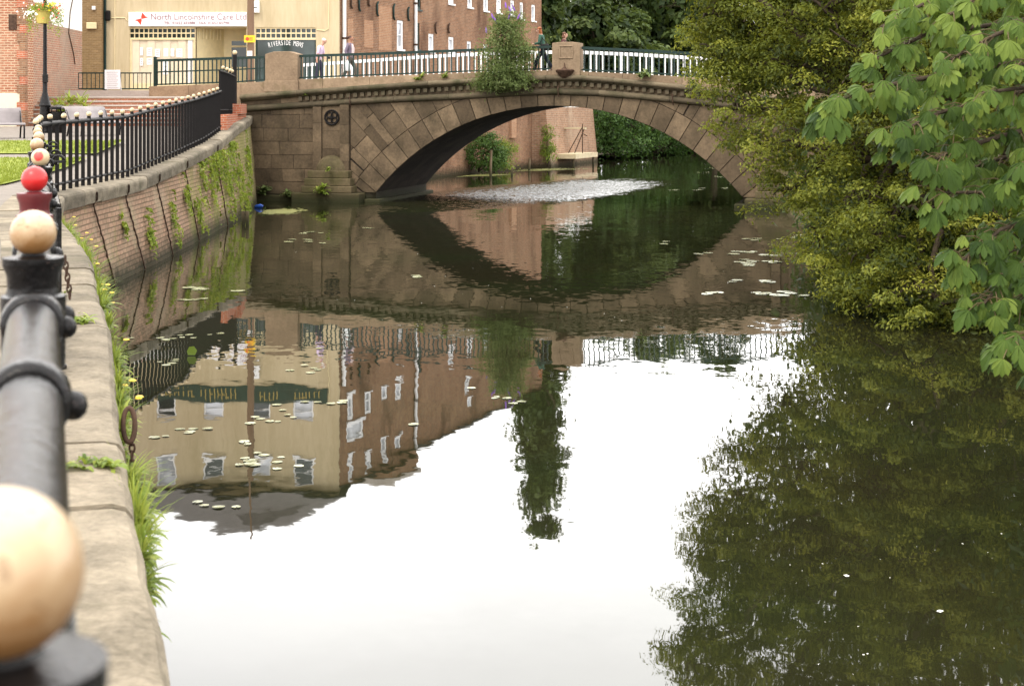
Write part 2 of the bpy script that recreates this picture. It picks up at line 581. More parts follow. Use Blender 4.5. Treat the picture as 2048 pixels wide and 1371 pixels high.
# ------------------------------------------------------------------ water
def make_water():
    m, nt, b = newmat("river_water", .015, .5)
    b.inputs['Base Color'].default_value = (.018, .019, .008, 1)
    b.inputs['IOR'].default_value = 1.56
    p = pos(nt)
    g = nd(nt, "SeparateXYZ")
    nt.links.new(p, g.inputs[0])
    # murk varies a little over the river
    nt.links.new(mixc(nt, rng_map(nt, noise(nt, p, .25, 4), .35, .65), (.014, .013, .006), (.013, .016, .006)), b.inputs['Base Color'])
    band = rng_map(nt, noise(nt, pos(nt, .22, .5, 1), .6, 4), .40, .66, .35, 1.5)
    rot = nd(nt, "Mapping", vector_type='TEXTURE')       # breeze-ruffled patch at and beyond the bridge
    rot.inputs['Location'].default_value = (1.0, 66.5, 0)
    rot.inputs['Rotation'].default_value = (0, 0, math.radians(68))
    rot.inputs['Scale'].default_value = (11.5, 3.4, 1)
    nt.links.new(p, rot.inputs[0])
    ln = nd(nt, "VectorMath", operation='LENGTH')
    nt.links.new(rot.outputs[0], ln.inputs[0])
    edge = math_n(nt, 'ADD', ln.outputs['Value'], math_n(nt, 'MULTIPLY', noise(nt, p, .8, 5), .7))
    ruff = rng_map(nt, edge, .75, 1.65, 1, 0)
    mid = rng_map(nt, g.outputs[1], 20, 32, 0, 1)
    total = None

    def slopes(vec, scale, detail, amp, mask=None):
        nonlocal total
        n = nd(nt, "TexNoise")
        n.inputs['Scale'].default_value = scale
        n.inputs['Detail'].default_value = detail
        nt.links.new(vec, n.inputs['Vector'])
        v = nd(nt, "VectorMath", operation='SUBTRACT')
        nt.links.new(n.outputs['Color'], v.inputs[0])
        v.inputs[1].default_value = (.5, .5, .5)
        sc = nd(nt, "VectorMath", operation='SCALE')
        nt.links.new(v.outputs[0], sc.inputs[0])
        if mask is None: sc.inputs['Scale'].default_value = amp
        else: nt.links.new(math_n(nt, 'MULTIPLY', mask, amp), sc.inputs['Scale'])
        if total is None: total = sc.outputs[0]
        else:
            ad = nd(nt, "VectorMath", operation='ADD')
            nt.links.new(total, ad.inputs[0])
            nt.links.new(sc.outputs[0], ad.inputs[1])
            total = ad.outputs[0]
    slopes(p, .55, 2, .013, band)
    slopes(p, 2.6, 2, .013, band)
    slopes(p, 9, 2, .006, band)
    slopes(p, 1.3, 3, .015, math_n(nt, 'MULTIPLY', mid, band))
    slopes(p, 6.0, 3, .042, math_n(nt, 'MULTIPLY', mid, band))
    slopes(p, 7.0, 4, 2.1, ruff)
    tl = nd(nt, "VectorMath", operation='SCALE')      # steep little wave faces
    tl.inputs[0].default_value = (0, -.30, 0)
    nt.links.new(ruff, tl.inputs['Scale'])
    ad_ = nd(nt, "VectorMath", operation='ADD')
    nt.links.new(total, ad_.inputs[0])
    nt.links.new(tl.outputs[0], ad_.inputs[1])
    total = ad_.outputs[0]
    fl = nd(nt, "VectorMath", operation='MULTIPLY_ADD')
    nt.links.new(total, fl.inputs[0])
    fl.inputs[1].default_value = (1, 1, 0)
    fl.inputs[2].default_value = (0, 0, 1)
    nm = nd(nt, "VectorMath", operation='NORMALIZE')
    nt.links.new(fl.outputs[0], nm.inputs[0])
    nt.links.new(nm.outputs[0], b.inputs['Normal'])
    mb = MB()
    mb.quad((-40, -30, 0), (90, -30, 0), (90, 260, 0), (-40, 260, 0))
    o = mb.build("water", m)
    tag(o, "still dark green river water reflecting buildings, trees and white sky", kind='structure')


make_water()

# ------------------------------------------------------------------ river wall geometry (left bank)
WY = [-6, 0, 2, 4.29, 5.03, 6.24, 7.8, 9.27, 11.4, 13.2, 16.3, 19.1, 22, 25, 28.4, 32, 35.3, 42, 47.8, 53.3, 57, 60.6]
WX = [1.5, .22, -.32, -.93, -1.15, -1.5, -1.94, -2.33, -2.89, -3.43, -4.3, -5.2, -6.2, -7.1, -7.98, -8.07, -8.12, -8.4, -8.65, -8.98, -9.35, -9.85]
ZY = [-6, 30, 35.3, 42, 46.5, 50, 53, 57, 60.6]
ZZ = [1.95, 1.95, 1.97, 2.25, 2.48, 2.75, 3.0, 3.12, 3.2]


def wallx(Y): return interp(Y, WY, WX)
def wallz(Y): return interp(Y, ZY, ZZ)


def wnorm(Y):
    d = V(wallx(Y + .4) - wallx(Y - .4), .8, 0).normalized()
    return V(d.y, -d.x, 0)          # towards the water


def smooth_y():
    return list(np.arange(-6, 60.61, .6))


def river_wall():
    root = empty("river_wall", (-8.0, 34, 0), "curved brick river wall with broad sandstone coping along the left bank", "wall")
    mb = MB()
    ys = smooth_y()
    arc = 0
    prev = None
    rows = []
    for Y in ys:
        p = V(wallx(Y), Y, 0)
        if prev is not None: arc += (p - prev).length
        prev = p
        n = wnorm(Y)
        zt = wallz(Y) - .29
        col = []
        for k in range(6):
            z = -.6 + (zt + .6) * k / 5
            bat = .30 * (1 - k / 5) + .02 * math.sin(Y * 1.7 + k * 2)
            col.append((p + n * (bat - .05) + V(0, 0, z), (arc, z)))
        rows.append(col)
    for i in range(len(rows) - 1):
        for k in range(5):
            a, b, c, d = rows[i][k], rows[i + 1][k], rows[i + 1][k + 1], rows[i][k + 1]
            mb.quad(a[0], b[0], c[0], d[0], uv=(a[1], b[1], c[1], d[1]))
    mb.build("brickwork", M['wallbrick'], root)
    cp = MB()
    Y = -5.0
    r = random.Random(3)
    while Y < 60:
        L = r.uniform(1.0, 1.5) if Y < 24 else r.uniform(1.1, 1.7)
        Y2 = min(Y + L, 60.4)
        seg = 4
        prof = []
        g = .006
        dz = r.uniform(-.012, .012)
        tn = r.uniform(-1, 1)
        wdt = .86
        ring = []
        for q in range(seg + 1):
            yy = Y + g + (Y2 - Y - 2 * g) * q / seg
            n = wnorm(yy)
            p = V(wallx(yy), yy, 0)
            z = wallz(yy) + dz
            w0 = r.uniform(-.008, .008)
            ring.append([p + n * (.02 + w0) + V(0, 0, z - .29), p + n * (.035 + w0) + V(0, 0, z - .10), p + n * (.028 + w0) + V(0, 0, z - .055),
                         p + n * (.0 + w0) + V(0, 0, z - .018), p - n * .06 + V(0, 0, z - .002), p - n * .30 + V(0, 0, z + w0 * .6), p - n * wdt + V(0, 0, z), p - n * wdt + V(0, 0, z - .29)])
        k = len(ring[0])
        vs = [q for rr in ring for q in rr]
        fs = []
        for q in range(seg):
            for j in range(k - 1):
                fs.append((q * k + j, (q + 1) * k + j, (q + 1) * k + j + 1, q * k + j + 1))
        cp.add(vs, fs, 0, tn, smooth=False)
        cp.add(ring[0], [tuple(range(k))], 0, tn)
        cp.add(ring[-1], [tuple(range(k - 1, -1, -1))], 0, tn)
        Y = Y2
    cp.build("coping", M['coping'], root)
    jb = MB()      # dark bed under the coping, seen in the joints
    for i in range(len(ys) - 1):
        a, b = ys[i], ys[i + 1]
        pa, pb = V(wallx(a), a, wallz(a) - .03), V(wallx(b), b, wallz(b) - .03)
        jb.quad(pa - wnorm(a) * .02, pb - wnorm(b) * .02, pb - wnorm(b) * .82, pa - wnorm(a) * .82)
    jb.build("mortar_bed", M['mould'], root)


river_wall()


# ground of the left bank
def gz(Y): return interp(Y, [0, 30, 36, 43, 56, 62], [1.93, 1.93, 2.12, 2.62, 2.84, 2.9])


def ground_left():
    mb = MB()
    ys = list(np.arange(-6, 60.1, 1.5)) + [61.0]
    offs = [.84, 2.2, 5, 10, 20, 45]
    for i in range(len(ys) - 1):
        for j in range(len(offs) - 1):
            q = []
            for (Y, o) in ((ys[i], offs[j + 1]), (ys[i + 1], offs[j + 1]), (ys[i + 1], offs[j]), (ys[i], offs[j])):
                z = min(wallz(Y) - .02, gz(Y)) if o < 1 else gz(Y)
                q.append((wallx(Y) - o, Y, z))
            mb.quad(q[3], q[2], q[1], q[0])
    o = mb.build("path", M['asphalt'])
    tag(o, "grey asphalt riverside path rising towards the steps", kind='structure')
    # lawn
    lw = MB()
    for (y0, y1, d) in ((28.6, 38.2, 1.9), (39.2, 42.6, 1.9)):
        yy = np.linspace(y0, y1, 10)
        for i in range(9):
            a, b = yy[i], yy[i + 1]
            xa, xb = wallx(a) - d - .25 * max(0, 31 - a), wallx(b) - d - .25 * max(0, 31 - b)
            lw.quad((xa, a, gz(a) + .03), (xb, b, gz(b) + .03), (-30, b, gz(b) + .03), (-30, a, gz(a) + .03))
    o = lw.build("lawn", M['lawn'])
    tag(o, "bright mown grass lawn behind the black fence", kind='structure')


ground_left()


# ------------------------------------------------------------------ leaf meshes
def leaf_cloud(name, C, Nn, size, tn, mat, parent=None, origin=None, aspect=.5, fold=.18, up=None):
    """many small folded leaves: C centres, Nn normals, size lengths, tn tones"""
    n = len(C)
    Nn = Nn / (np.linalg.norm(Nn, axis=1, keepdims=True) + 1e-9)
    rv = rng.normal(size=(n, 3)) if up is None else up + rng.normal(size=(n, 3)) * .35
    T = rv - Nn * np.sum(rv * Nn, axis=1, keepdims=True)
    T /= (np.linalg.norm(T, axis=1, keepdims=True) + 1e-9)
    B = np.cross(Nn, T)
    L = size[:, None]
    Wd = L * aspect * .5
    v0 = C - T * L * .5
    v1 = C + B * Wd + Nn * L * fold * .5 - T * L * .05
    v2 = C + T * L * .5 - Nn * L * fold * .3
    v3 = C - B * Wd + Nn * L * fold * .5 - T * L * .05
    v = np.stack([v0, v1, v2, v3], axis=1).reshape(-1, 3)
    org = Vector(origin) if origin is not None else wl(parent)
    v = v - np.array(org)[None]
    me = bpy.data.meshes.new(name)
    me.vertices.add(4 * n)
    me.vertices.foreach_set("co", v.ravel())
    idx = np.arange(4 * n).reshape(n, 4)
    tri = np.concatenate([idx[:, [0, 1, 2]], idx[:, [0, 2, 3]]], axis=1).reshape(-1, 3)
    me.loops.add(6 * n)
    me.loops.foreach_set("vertex_index", tri.ravel().astype(np.int32))
    me.polygons.add(2 * n)
    me.polygons.foreach_set("loop_start", (np.arange(2 * n) * 3).astype(np.int32))
    me.polygons.foreach_set("loop_total", np.full(2 * n, 3, dtype=np.int32))
    at = me.attributes.new("tone", 'FLOAT', 'FACE')
    at.data.foreach_set("value", np.repeat(np.clip(tn, 0, 1), 2).astype(np.float32))
    me.materials.append(mat)
    me.update()
    me.validate()
    o = bpy.data.objects.new(name, me)
    place(o, parent, org)
    return o


def blob_points(blobs, n, clus=.22, kdens=1.0, inner=.15, tone_mid=.45, cull=None, lobes=False):
    """leaf centres, normals and tones gathered in sprays over the surface of overlapping ellipsoids"""
    areas = np.array([(b[3] * b[4] + b[3] * b[5] + b[4] * b[5]) for b in blobs])
    cnt = (areas / areas.sum() * n).astype(int)
    Cs, Ns, Ts = [], [], []
    for b, k in zip(blobs, cnt):
        if k < 4: continue
        c, R = np.array(b[:3]), np.array(b[3:6])
        nk = max(4, int(k / 34 * kdens))
        d = rng.normal(size=(nk, 3))
        d /= np.linalg.norm(d, axis=1, keepdims=True)
        rad = rng.uniform(.80, 1.10, (nk, 1))
        cc = c + d * R * rad
        ct = rng.normal(tone_mid, .16, nk)
        who = rng.integers(0, nk, k)
        cl = clus * rng.uniform(.6, 1.4, nk)
        off = rng.normal(size=(k, 3)) * cl[who][:, None]
        off[:, 2] *= .7
        if lobes:      # separate sprays that stand out from the crown with hollows between them
            cc = c + d * R * rng.uniform(.82, 1.30, (nk, 1))
            ct = rng.normal(tone_mid, .17, nk)
            u = rng.normal(size=(k, 3))
            u /= np.linalg.norm(u, axis=1, keepdims=True)
            u[:, 2] = np.where(rng.random(k) < .72, np.abs(u[:, 2]), u[:, 2])
            off = u * (rng.uniform(.25, 1, (k, 1)) ** .6) * (cl[who][:, None] * np.array([1.5, 1.5, .8]))
            off[:, 2] -= .28 * np.hypot(off[:, 0], off[:, 1])
        P = cc[who] + off
        N_ = d[who] * .7 + rng.normal(size=(k, 3)) * .55 + np.array([0, 0, .45])
        if lobes: N_ = u * .8 + d[who] * .3 + rng.normal(size=(k, 3)) * .45 + np.array([0, 0, .35])
        T_ = ct[who] + rng.normal(0, .13, k)
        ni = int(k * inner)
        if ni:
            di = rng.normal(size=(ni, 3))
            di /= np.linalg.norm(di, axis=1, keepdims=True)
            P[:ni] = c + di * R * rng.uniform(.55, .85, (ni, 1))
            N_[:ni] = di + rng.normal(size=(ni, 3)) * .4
            T_[:ni] = rng.normal(.15, .1, ni)  # shade inside the crown put into a darker leaf tone
        Cs.append(P)
        Ns.append(N_)
        Ts.append(T_)
    C, N_, T = np.concatenate(Cs), np.concatenate(Ns), np.concatenate(Ts)
    keep = C[:, 2] > .04
    if cull is not None: keep &= cull(C)
    return C[keep], N_[keep], T[keep]


def limb(mb, a, b, r0, r1, sag=.0, wob=.12, n=7, seed=0):
    rr = random.Random(seed)
    a, b = Vector(a), Vector(b)
    pts, rs = [], []
    L = (b - a).length
    for i in range(n + 1):
        t = i / n
        p = a.lerp(b, t) + V(rr.uniform(-1, 1), rr.uniform(-1, 1), rr.uniform(-1, 1)) * wob * L * .25 * math.sin(math.pi * t)
        p.z += sag * math.sin(math.pi * t)
        pts.append(p)
        rs.append(r0 + (r1 - r0) * t)
    mb.tube(pts, rs, 7)


def tree(name, base, label, cat, blobs, n, leaf, fmat, trunk_r=.25, group=None, clus=.25, aspect=.5, tmid=.45, inner=.15, seed=1, kdens=1.0, cull=None, lobes=False):
    root = empty(name, base, label, cat, group)
    tb = MB()
    base = Vector(base)
    cen = sum((Vector(b[:3]) for b in blobs), Vector()) / len(blobs)
    top = base.lerp(cen, .75)
    limb(tb, base - V(0, 0, .3), top, trunk_r, trunk_r * .5, 0, .1, 8, seed)
    for i, b in enumerate(blobs):
        st = base.lerp(top, .45 + .5 * ((i * 37) % 10) / 10)
        limb(tb, st, Vector(b[:3]), trunk_r * .42, trunk_r * .1, .2, .25, 7, seed + i + 1)
        rr = random.Random(seed * 31 + i)
        for k in range(4):
            e = Vector(b[:3]) + V(rr.uniform(-1, 1) * b[3], rr.uniform(-1, 1) * b[4], rr.uniform(-.6, 1) * b[5]) * .8
            limb(tb, Vector(b[:3]), e, trunk_r * .12, .012, .1, .3, 5, seed + i * 7 + k)
    tb.build("trunk", M['bark'], root)
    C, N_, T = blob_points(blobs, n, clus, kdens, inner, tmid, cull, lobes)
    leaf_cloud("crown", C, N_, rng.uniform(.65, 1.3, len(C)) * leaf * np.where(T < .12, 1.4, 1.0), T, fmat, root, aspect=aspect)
    return root


# ------------------------------------------------------------------ bridge
BO = V(-5.04, 59.3, 0)
BU = V(.9732, -.2296, 0)
BN = V(.2296, .9732, 0)


def B(s, v, z): return BO + BU * s + BN * v + V(0, 0, z)


def bs(x, v=0.0):
    a = (x - CX) / F
    return (a * (BO.y + v * BN.y) - BO.x - v * BN.x) / (BU.x - a * BU.y)


def bz(x, y, v=0.0):
    s = bs(x, v)
    Y = BO.y + s * BU.y + v * BN.y
    return H - (y - YH) * Y / F


def prof(pts, v=0.0):
    xs = [bs(x, v) for x, y in pts]
    zs = [bz(x, y, v) for x, y in pts]
    # extend with the end slopes
    return xs, zs


P_COR = prof([(300, 206), (480, 197), (560, 190), (699, 180), (830, 171), (945, 164), (1094, 158), (1131, 156), (1170, 158), (1260, 166), (1398, 180), (1560, 200), (1800, 236)])
P_TOR = prof([(300, 226), (480, 218), (560, 213), (628, 209), (704, 203), (800, 198), (917, 193), (1020, 187), (1131, 182), (1160, 183), (1270, 192), (1401, 204), (1560, 224), (1800, 258)])
P_PAR = prof([(300, 173), (480, 167), (528, 163), (598, 159), (700, 155), (830, 150), (956, 145), (1100, 141), (1131, 140.5), (1161, 143), (1270, 148), (1373, 154), (1560, 170), (1800, 200)])
P_RAIL = prof([(305, 119), (528, 112), (596, 110), (780, 104), (960, 97), (1103, 91), (1131, 91), (1161, 93), (1270, 98), (1385, 104), (1560, 118), (1800, 146)])
def zcor(s): return interp(s, *P_COR)
def ztor(s): return interp(s, *P_TOR)
def zpar(s): return interp(s, *P_PAR)
def zrail(s): return interp(s, *P_RAIL)
def zdeck(s): return zpar(s) - .10


ARC_C, ARC_Z, ARC_R = 6.75, -5.15, 8.72
S0, S1 = bs(300), 20.0       # masonry extent along the face
BW = 6.6                     # width of the bridge


def arc_pt(a, r=ARC_R): return (ARC_C + r * math.sin(a), ARC_Z + r * math.cos(a))


def clip(poly, a, b, c):
    """keep a*s + b*z <= c"""
    out = []
    for i in range(len(poly)):
        p, q = poly[i], poly[(i + 1) % len(poly)]
        dp, dq = a * p[0] + b * p[1] - c, a * q[0] + b * q[1] - c
        if dp <= 0: out.append(p)
        if dp * dq < 0:
            t = dp / (dp - dq)
            out.append((p[0] + (q[0] - p[0]) * t, p[1] + (q[1] - p[1]) * t))
    return out


def area(poly):
    return .5 * sum(poly[i][0] * poly[(i + 1) % len(poly)][1] - poly[(i + 1) % len(poly)][0] * poly[i][1] for i in range(len(poly)))


def shrink(poly, d):
    """inset a convex polygon by d with half planes"""
    if area(poly) < 0: poly = poly[::-1]
    out = poly
    for i in range(len(poly)):
        (x0, y0), (x1, y1) = poly[i], poly[(i + 1) % len(poly)]
        l = math.hypot(x1 - x0, y1 - y0)
        if l < 1e-6: continue
        nx, ny = (y1 - y0) / l, -(x1 - x0) / l
        out = clip(out, nx, ny, nx * x0 + ny * y0 - d)
        if len(out) < 3: return []
    return out


def face_stone(mb, poly, proud, tn, rr, joint=.009, v0=0.0, m=0):
    poly = shrink(poly, joint)
    if len(poly) < 3 or abs(area(poly)) < .008: return
    pr = proud + rr.uniform(-.010, .012)
    pts = [B(s, v0 - pr, z) for s, z in poly]
    mb.prism(pts, BN * (pr + .02), m, tn, inset=.014)


def clip_top(poly, f, off):
    sc = sum(p[0] for p in poly) / len(poly)
    sl = (f(sc + .3) - f(sc - .3)) / .6
    return clip(poly, -sl, 1, f(sc) + off - sl * sc)


def bridge():
    root = empty("stone_bridge", tuple(B(6.75, 0, 0)), "humped sandstone bridge with a single wide arch across the river", "bridge")
    rr = random.Random(5)
    # backing wall with the arch opening (the joints), and the barrel
    na = 40
    aH = math.asin(6.75 / ARC_R)
    angs = [-aH + 2 * aH * i / na for i in range(na + 1)]
    for v, flip in ((0.0, False), (BW, True)):
        bk = MB()

        def q4(a, b, c, d):
            p = [B(a[0], v, a[1]), B(b[0], v, b[1]), B(c[0], v, c[1]), B(d[0], v, d[1])]
            bk.quad(*(p[::-1] if flip else p))
        for i in range(na):
            a, b = arc_pt(angs[i]), arc_pt(angs[i + 1])
            q4(a, b, (b[0], zpar(b[0]) - .25), (a[0], zpar(a[0]) - .25))
        for (s0, s1) in ((-5.3, 0), (13.5, S1)):
            k = 8
            for i in range(k):
                a, b = s0 + (s1 - s0) * i / k, s0 + (s1 - s0) * (i + 1) / k
                q4((a, -.6), (b, -.6), (b, zpar(b) - .25), (a, zpar(a) - .25))
        bk.build("wall_core", M['bridge_joint'], root)
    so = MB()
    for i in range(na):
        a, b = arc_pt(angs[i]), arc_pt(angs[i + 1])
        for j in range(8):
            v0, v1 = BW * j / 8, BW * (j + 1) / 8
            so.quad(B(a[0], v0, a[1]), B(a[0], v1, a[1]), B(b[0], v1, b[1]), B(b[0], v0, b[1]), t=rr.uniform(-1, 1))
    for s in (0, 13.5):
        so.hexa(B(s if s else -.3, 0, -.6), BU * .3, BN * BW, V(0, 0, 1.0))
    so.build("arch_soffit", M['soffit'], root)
    # arch ring
    nv = 26
    ring = MB()
    for i in range(nv):
        a, b = -aH + 2 * aH * i / nv, -aH + 2 * aH * (i + 1) / nv
        dep = .86 + .0 * rr.random()
        poly = [arc_pt(a, ARC_R - .02), arc_pt(b, ARC_R - .02), arc_pt(b, ARC_R + dep), arc_pt(a, ARC_R + dep)]
        poly = clip_top(poly, ztor, -.10)
        if len(poly) < 3: continue
        face_stone(ring, poly, .055, rr.uniform(-1, 1), rr)
    ring.build("arch_ring", M['bridge'], root)
    # spandrels: courses running on from the voussoir joints
    SL, SR = bs(701), 13.5 + 1.0
    da = 2 * aH / nv
    for side in (-1, 1):
        sp = MB()
        for i in range(-6, nv):
            a, b = -aH + da * i, -aH + da * (i + 1)
            if side == 1: a, b = -b, -a
            subs = [(a, b)] if rr.random() < .28 else [(a, (a + b) / 2 + rr.uniform(-.005, .005)), ((a + b) / 2, b)]
            for (a2, b2) in subs:
                r0 = ARC_R + .86 if -aH - .001 <= a < aH - .001 else ARC_R - .4
                r = r0
                while r < ARC_R + 9:
                    L = rr.uniform(.8, 1.9)
                    poly = [arc_pt(a2, r), arc_pt(b2, r), arc_pt(b2, r + L), arc_pt(a2, r + L)]
                    r += L
                    if side < 0:
                        poly = clip(poly, -1, 0, -SL)
                        poly = clip(poly, 1, 0, 6.75) if poly else poly
                    else:
                        poly = clip(poly, 1, 0, SR)
                        poly = clip(poly, -1, 0, -6.75) if poly else poly
                    if len(poly) >= 3: poly = clip(poly, 0, -1, -.34)
                    if len(poly) >= 3 and r0 < ARC_R: poly = clip(poly, (1 if side < 0 else -1), 0, (-.0 if side < 0 else -13.5))
                    if len(poly) >= 3: poly = clip_top(poly, ztor, -.10)
                    if len(poly) >= 3: face_stone(sp, poly, .03, rr.uniform(-1, 1), rr, .007)
        sp.build("spandrel_masonry", M['bridge'], root)
    # squared abutment courses
    s_l, s_r = -5.25, bs(629)
    for (sa, sb) in ((s_l, s_r), (15.4, S1)):
        ab = MB()
        z = .25
        while z < 3.6 and sb - sa > .1:
            h = rr.uniform(.44, .56)
            s = sa
            while s < sb - .05:
                L = rr.uniform(.7, 1.6)
                e = min(s + L, sb)
                if sb - e < .35: e = sb
                poly = [(s, z), (e, z), (e, z + h), (s, z + h)]
                poly = clip_top(poly, ztor, -.10)
                if len(poly) >= 3: face_stone(ab, poly, .02, rr.uniform(-1, .6), rr, .006)
                s = e
            z += h
        ab.build("abutment_masonry", M['bridge'], root)
    # pilaster: two strips and a recessed panel, both ends of the arch
    for (p0, p1, p2, p3) in ((bs(628), bs(645), bs(682), bs(700)), (14.5, 14.82, 15.1, 15.42)):
        pl = MB()
        for (a, b, pr) in ((p0, p1, .15), (p2, p3, .15), (p1, p2, .05)):
            z = .9
            while z < 3.4:
                h = rr.uniform(.5, .75)
                t = min(z + h, ztor((a + b) / 2) - .1)
                if t - z > .05:
                    pl.hexa(B(a + .002, -pr, z + .003), BU * (b - a - .004), BN * (pr + .02), V(0, 0, t - z - .006), 0, rr.uniform(-1, .6))
                z = t
                if h > 0 and z >= ztor((a + b) / 2) - .11: break
        pl.build("pilaster", M['bridge'], root, bevel=.01)
        # buttress at its foot: stepped plinth with a half dome
        bt = MB()
        c = (p0 + p3) / 2
        for (hw, out, z0, z1) in ((1.32, .78, -.6, .34), (.98, .66, .34, .60), (.90, .56, .60, .88), (.80, .46, .88, 1.16)):
            bt.hexa(B(c - hw, -out, z0), BU * (2 * hw), BN * out, V(0, 0, z1 - z0 - .004), 0, rr.uniform(-1, 1))
        n = 14
        vs, fs = [], []
        R = .62
        for i in range(n + 1):
            th = math.pi * i / n
            for j in range(8):
                ph = math.pi / 2 * j / 7
                vs.append(B(c - R * math.cos(th) * math.cos(ph), -.0 - R * .72 * math.sin(th) * math.cos(ph), 1.15 + R * .92 * math.sin(ph)))
        for i in range(n):
            for j in range(7):
                fs.append((i * 8 + j, (i + 1) * 8 + j, (i + 1) * 8 + j + 1, i * 8 + j + 1))
        bt.add(vs, fs, 0, .3, smooth=True)
        bt.build("buttress", M['mossy'], root, bevel=.03)
    # ledge along the foot of the arch
    for (sa, v0, ln, dp_, top) in ((-.35, -.35, .62, BW + .5, .12), (13.23, -.35, .62, BW + .5, .12), (-5.2, -.18, 2.1, .17, .22)):
        lg = MB()
        lg.hexa(B(sa, v0, -.6), BU * ln, BN * dp_, V(0, 0, .6 + top))
        lg.build("plinth", M['mossy'], root, bevel=.04)
    # mouldings, swept along the face
    def sweep(name, f, sec, mat, sa, sb, step=.9, gap=.006):
        mb = MB()
        s = sa
        while s < sb - .05:
            e = min(s + step * rr.uniform(.8, 1.3), sb)
            n = len(sec)
            vs = []
            sg = 2
            for q in range(sg + 1):
                ss = s + gap + (e - s - 2 * gap) * q / sg
                vs += [B(ss, -o, f(ss) + dz) for (o, dz) in sec]
            fs = []
            for q in range(sg):
                for j in range(n):
                    j2 = (j + 1) % n
                    fs.append((q * n + j, q * n + j2, (q + 1) * n + j2, (q + 1) * n + j))
            mb.add(vs, fs, 0, rr.uniform(-1, 1), smooth=len(sec) > 8)
            mb.add(vs[:n], [tuple(range(n))], 0, 0)
            mb.add(vs[-n:], [tuple(range(n - 1, -1, -1))], 0, 0)
            s = e
        return mb.build(name, mat, root)
    half = [(0.02 + .16 * math.sin(math.pi * i / 10), .125 * math.cos(math.pi * i / 10)) for i in range(11)]
    sweep("string_course", ztor, [(-.02, .125)] + half + [(-.02, -.125)], M['mould'], -5.3, S1, 2.6)
    sweep("frieze", lambda s: (ztor(s) + zcor(s)) / 2, [(-.02, .24), (.035, .24), (.035, -.24), (-.02, -.24)], M['bridge'], -5.3, S1, 1.5)
    cor = [(-.02, .13), (.20, .13), (.27, .10), (.30, .05), (.29, -.01), (.25, -.05), (.17, -.07), (.14, -.12), (-.02, -.12)]
    sweep("cornice", zcor, cor, M['mould'], -5.3, S1, 2.2)
    s, dp = bs(600), None
    while s < S1 - 3.5:
        z = zcor(s) - .125
        p = B(s + .07, -.10, z - .075)
        if dp is None:
            de = MB()
            de.box((0, 0, 0), (.14, .14, .148), math.atan2(BU.y, BU.x))
            dp = de.build("dentil", M['mould'], root, origin=(0, 0, 0))
            dp.location = p - wl(root)
        else:
            copy_child(dp, root, p)
        s += .27
    # parapet kerb
    pa = MB()
    s = S0
    while s < S1 - .05:
        e = min(s + rr.uniform(1.2, 2.2), S1)
        lo = (lambda q: zcor(q) + .12) if s > -5.4 else (lambda q: 3.0)
        vs = [B(s + .003, -.10, lo(s)), B(e - .003, -.10, lo(e)), B(e - .003, -.10, zpar(e)), B(s + .003, -.10, zpar(s))]
        pa.prism(vs, BN * .42, 0, rr.uniform(-1, 1))
        s = e
    pa.build("parapet", M['parapet'], root, bevel=.015)
    # parapet piers
    def pier(x0, x1, ytop, peak, panel):
        p = MB()
        a, b = bs(x0, -.16), bs(x1, -.16)
        zt = bz((x0 + x1) / 2, ytop, -.16)
        z0 = zcor((a + b) / 2) + .10
        c = (a + b) / 2
        w2 = (b - a) / 2
        poly = [(a, z0), (b, z0), (b, zt - peak), (c + w2 * .45, zt), (c - w2 * .45, zt), (a, zt - peak)]
        p.prism([B(s_, -.16, z_) for s_, z_ in poly], BN * .62, 0, .2)
        if panel:
            # raised frame round a sunk panel
            fw, fh, zc = .26, .24, zt - .36
            for (u0, u1, q0, q1) in ((-fw, fw, fh - .05, fh), (-fw, fw, -fh, -fh + .05), (-fw, -fw + .05, -fh + .05, fh - .05), (fw - .05, fw, -fh + .05, fh - .05)):
                p.hexa(B(c + u0, -.19, zc + q0), BU * (u1 - u0), BN * .03, V(0, 0, q1 - q0), 0, .7)
        else:
            p.hexa(B(a - .03, -.20, z0), BU * (b - a + .06), BN * .7, V(0, 0, .42), 0, .5)
        return p.build("parapet_pier", M['parapet'], root, bevel=.018)
    pier(530, 595, 103, .10, False)
    pr = pier(1104, 1160, 84, .04, True)
    # carved bracket on the middle pier
    br = MB()
    c = (bs(1104) + bs(1160)) / 2
    zc = bz(1131, 152, -.3)
    bc = B(c, -.17, zc)
    an = math.atan2(-BN.y, -BN.x)
    br.lathe(bc, [(.03, -.12), (.14, -.08), (.22, .0), (.27, .10), (.33, .16), (.34, .21), (.30, .24), (.02, .24)], 16, 0, 0, an - math.pi / 2, an + math.pi / 2)
    br.tube([bc + V(0, 0, .24) - BN * .1, bc + V(0, 0, .29) - BN * .1, bc + V(0, 0, .33) - BN * .1, bc + V(0, 0, .48) - BN * .1], [.13, .06, .035, .012], 10)
    br.build("iron_bracket", M['iron'], root)
    # round tie plate on the pilaster
    tp = MB()
    c = B(bs(664, -.06), -.09, bz(664, 235, -.06))
    R = .27
    ringp = [c + BU * (R * math.cos(2 * math.pi * i / 24)) + V(0, 0, R * math.sin(2 * math.pi * i / 24)) for i in range(25)]
    tp.tube(ringp, .032, 6, cap=False)
    for k in range(4):
        an = math.pi / 4 + k * math.pi / 2
        cc = c + BU * (.12 * math.cos(an)) + V(0, 0, .12 * math.sin(an))
        tp.tube([cc + BU * (.11 * math.cos(2 * math.pi * i / 14)) + V(0, 0, .11 * math.sin(2 * math.pi * i / 14)) for i in range(15)], .022, 6, cap=False)
    tp.hexa(c - BU * .05 - V(0, 0, .05) - BN * .04, BU * .1, BN * .09, V(0, 0, .1))
    tp.build("tie_plate", M['blackfar'], root)
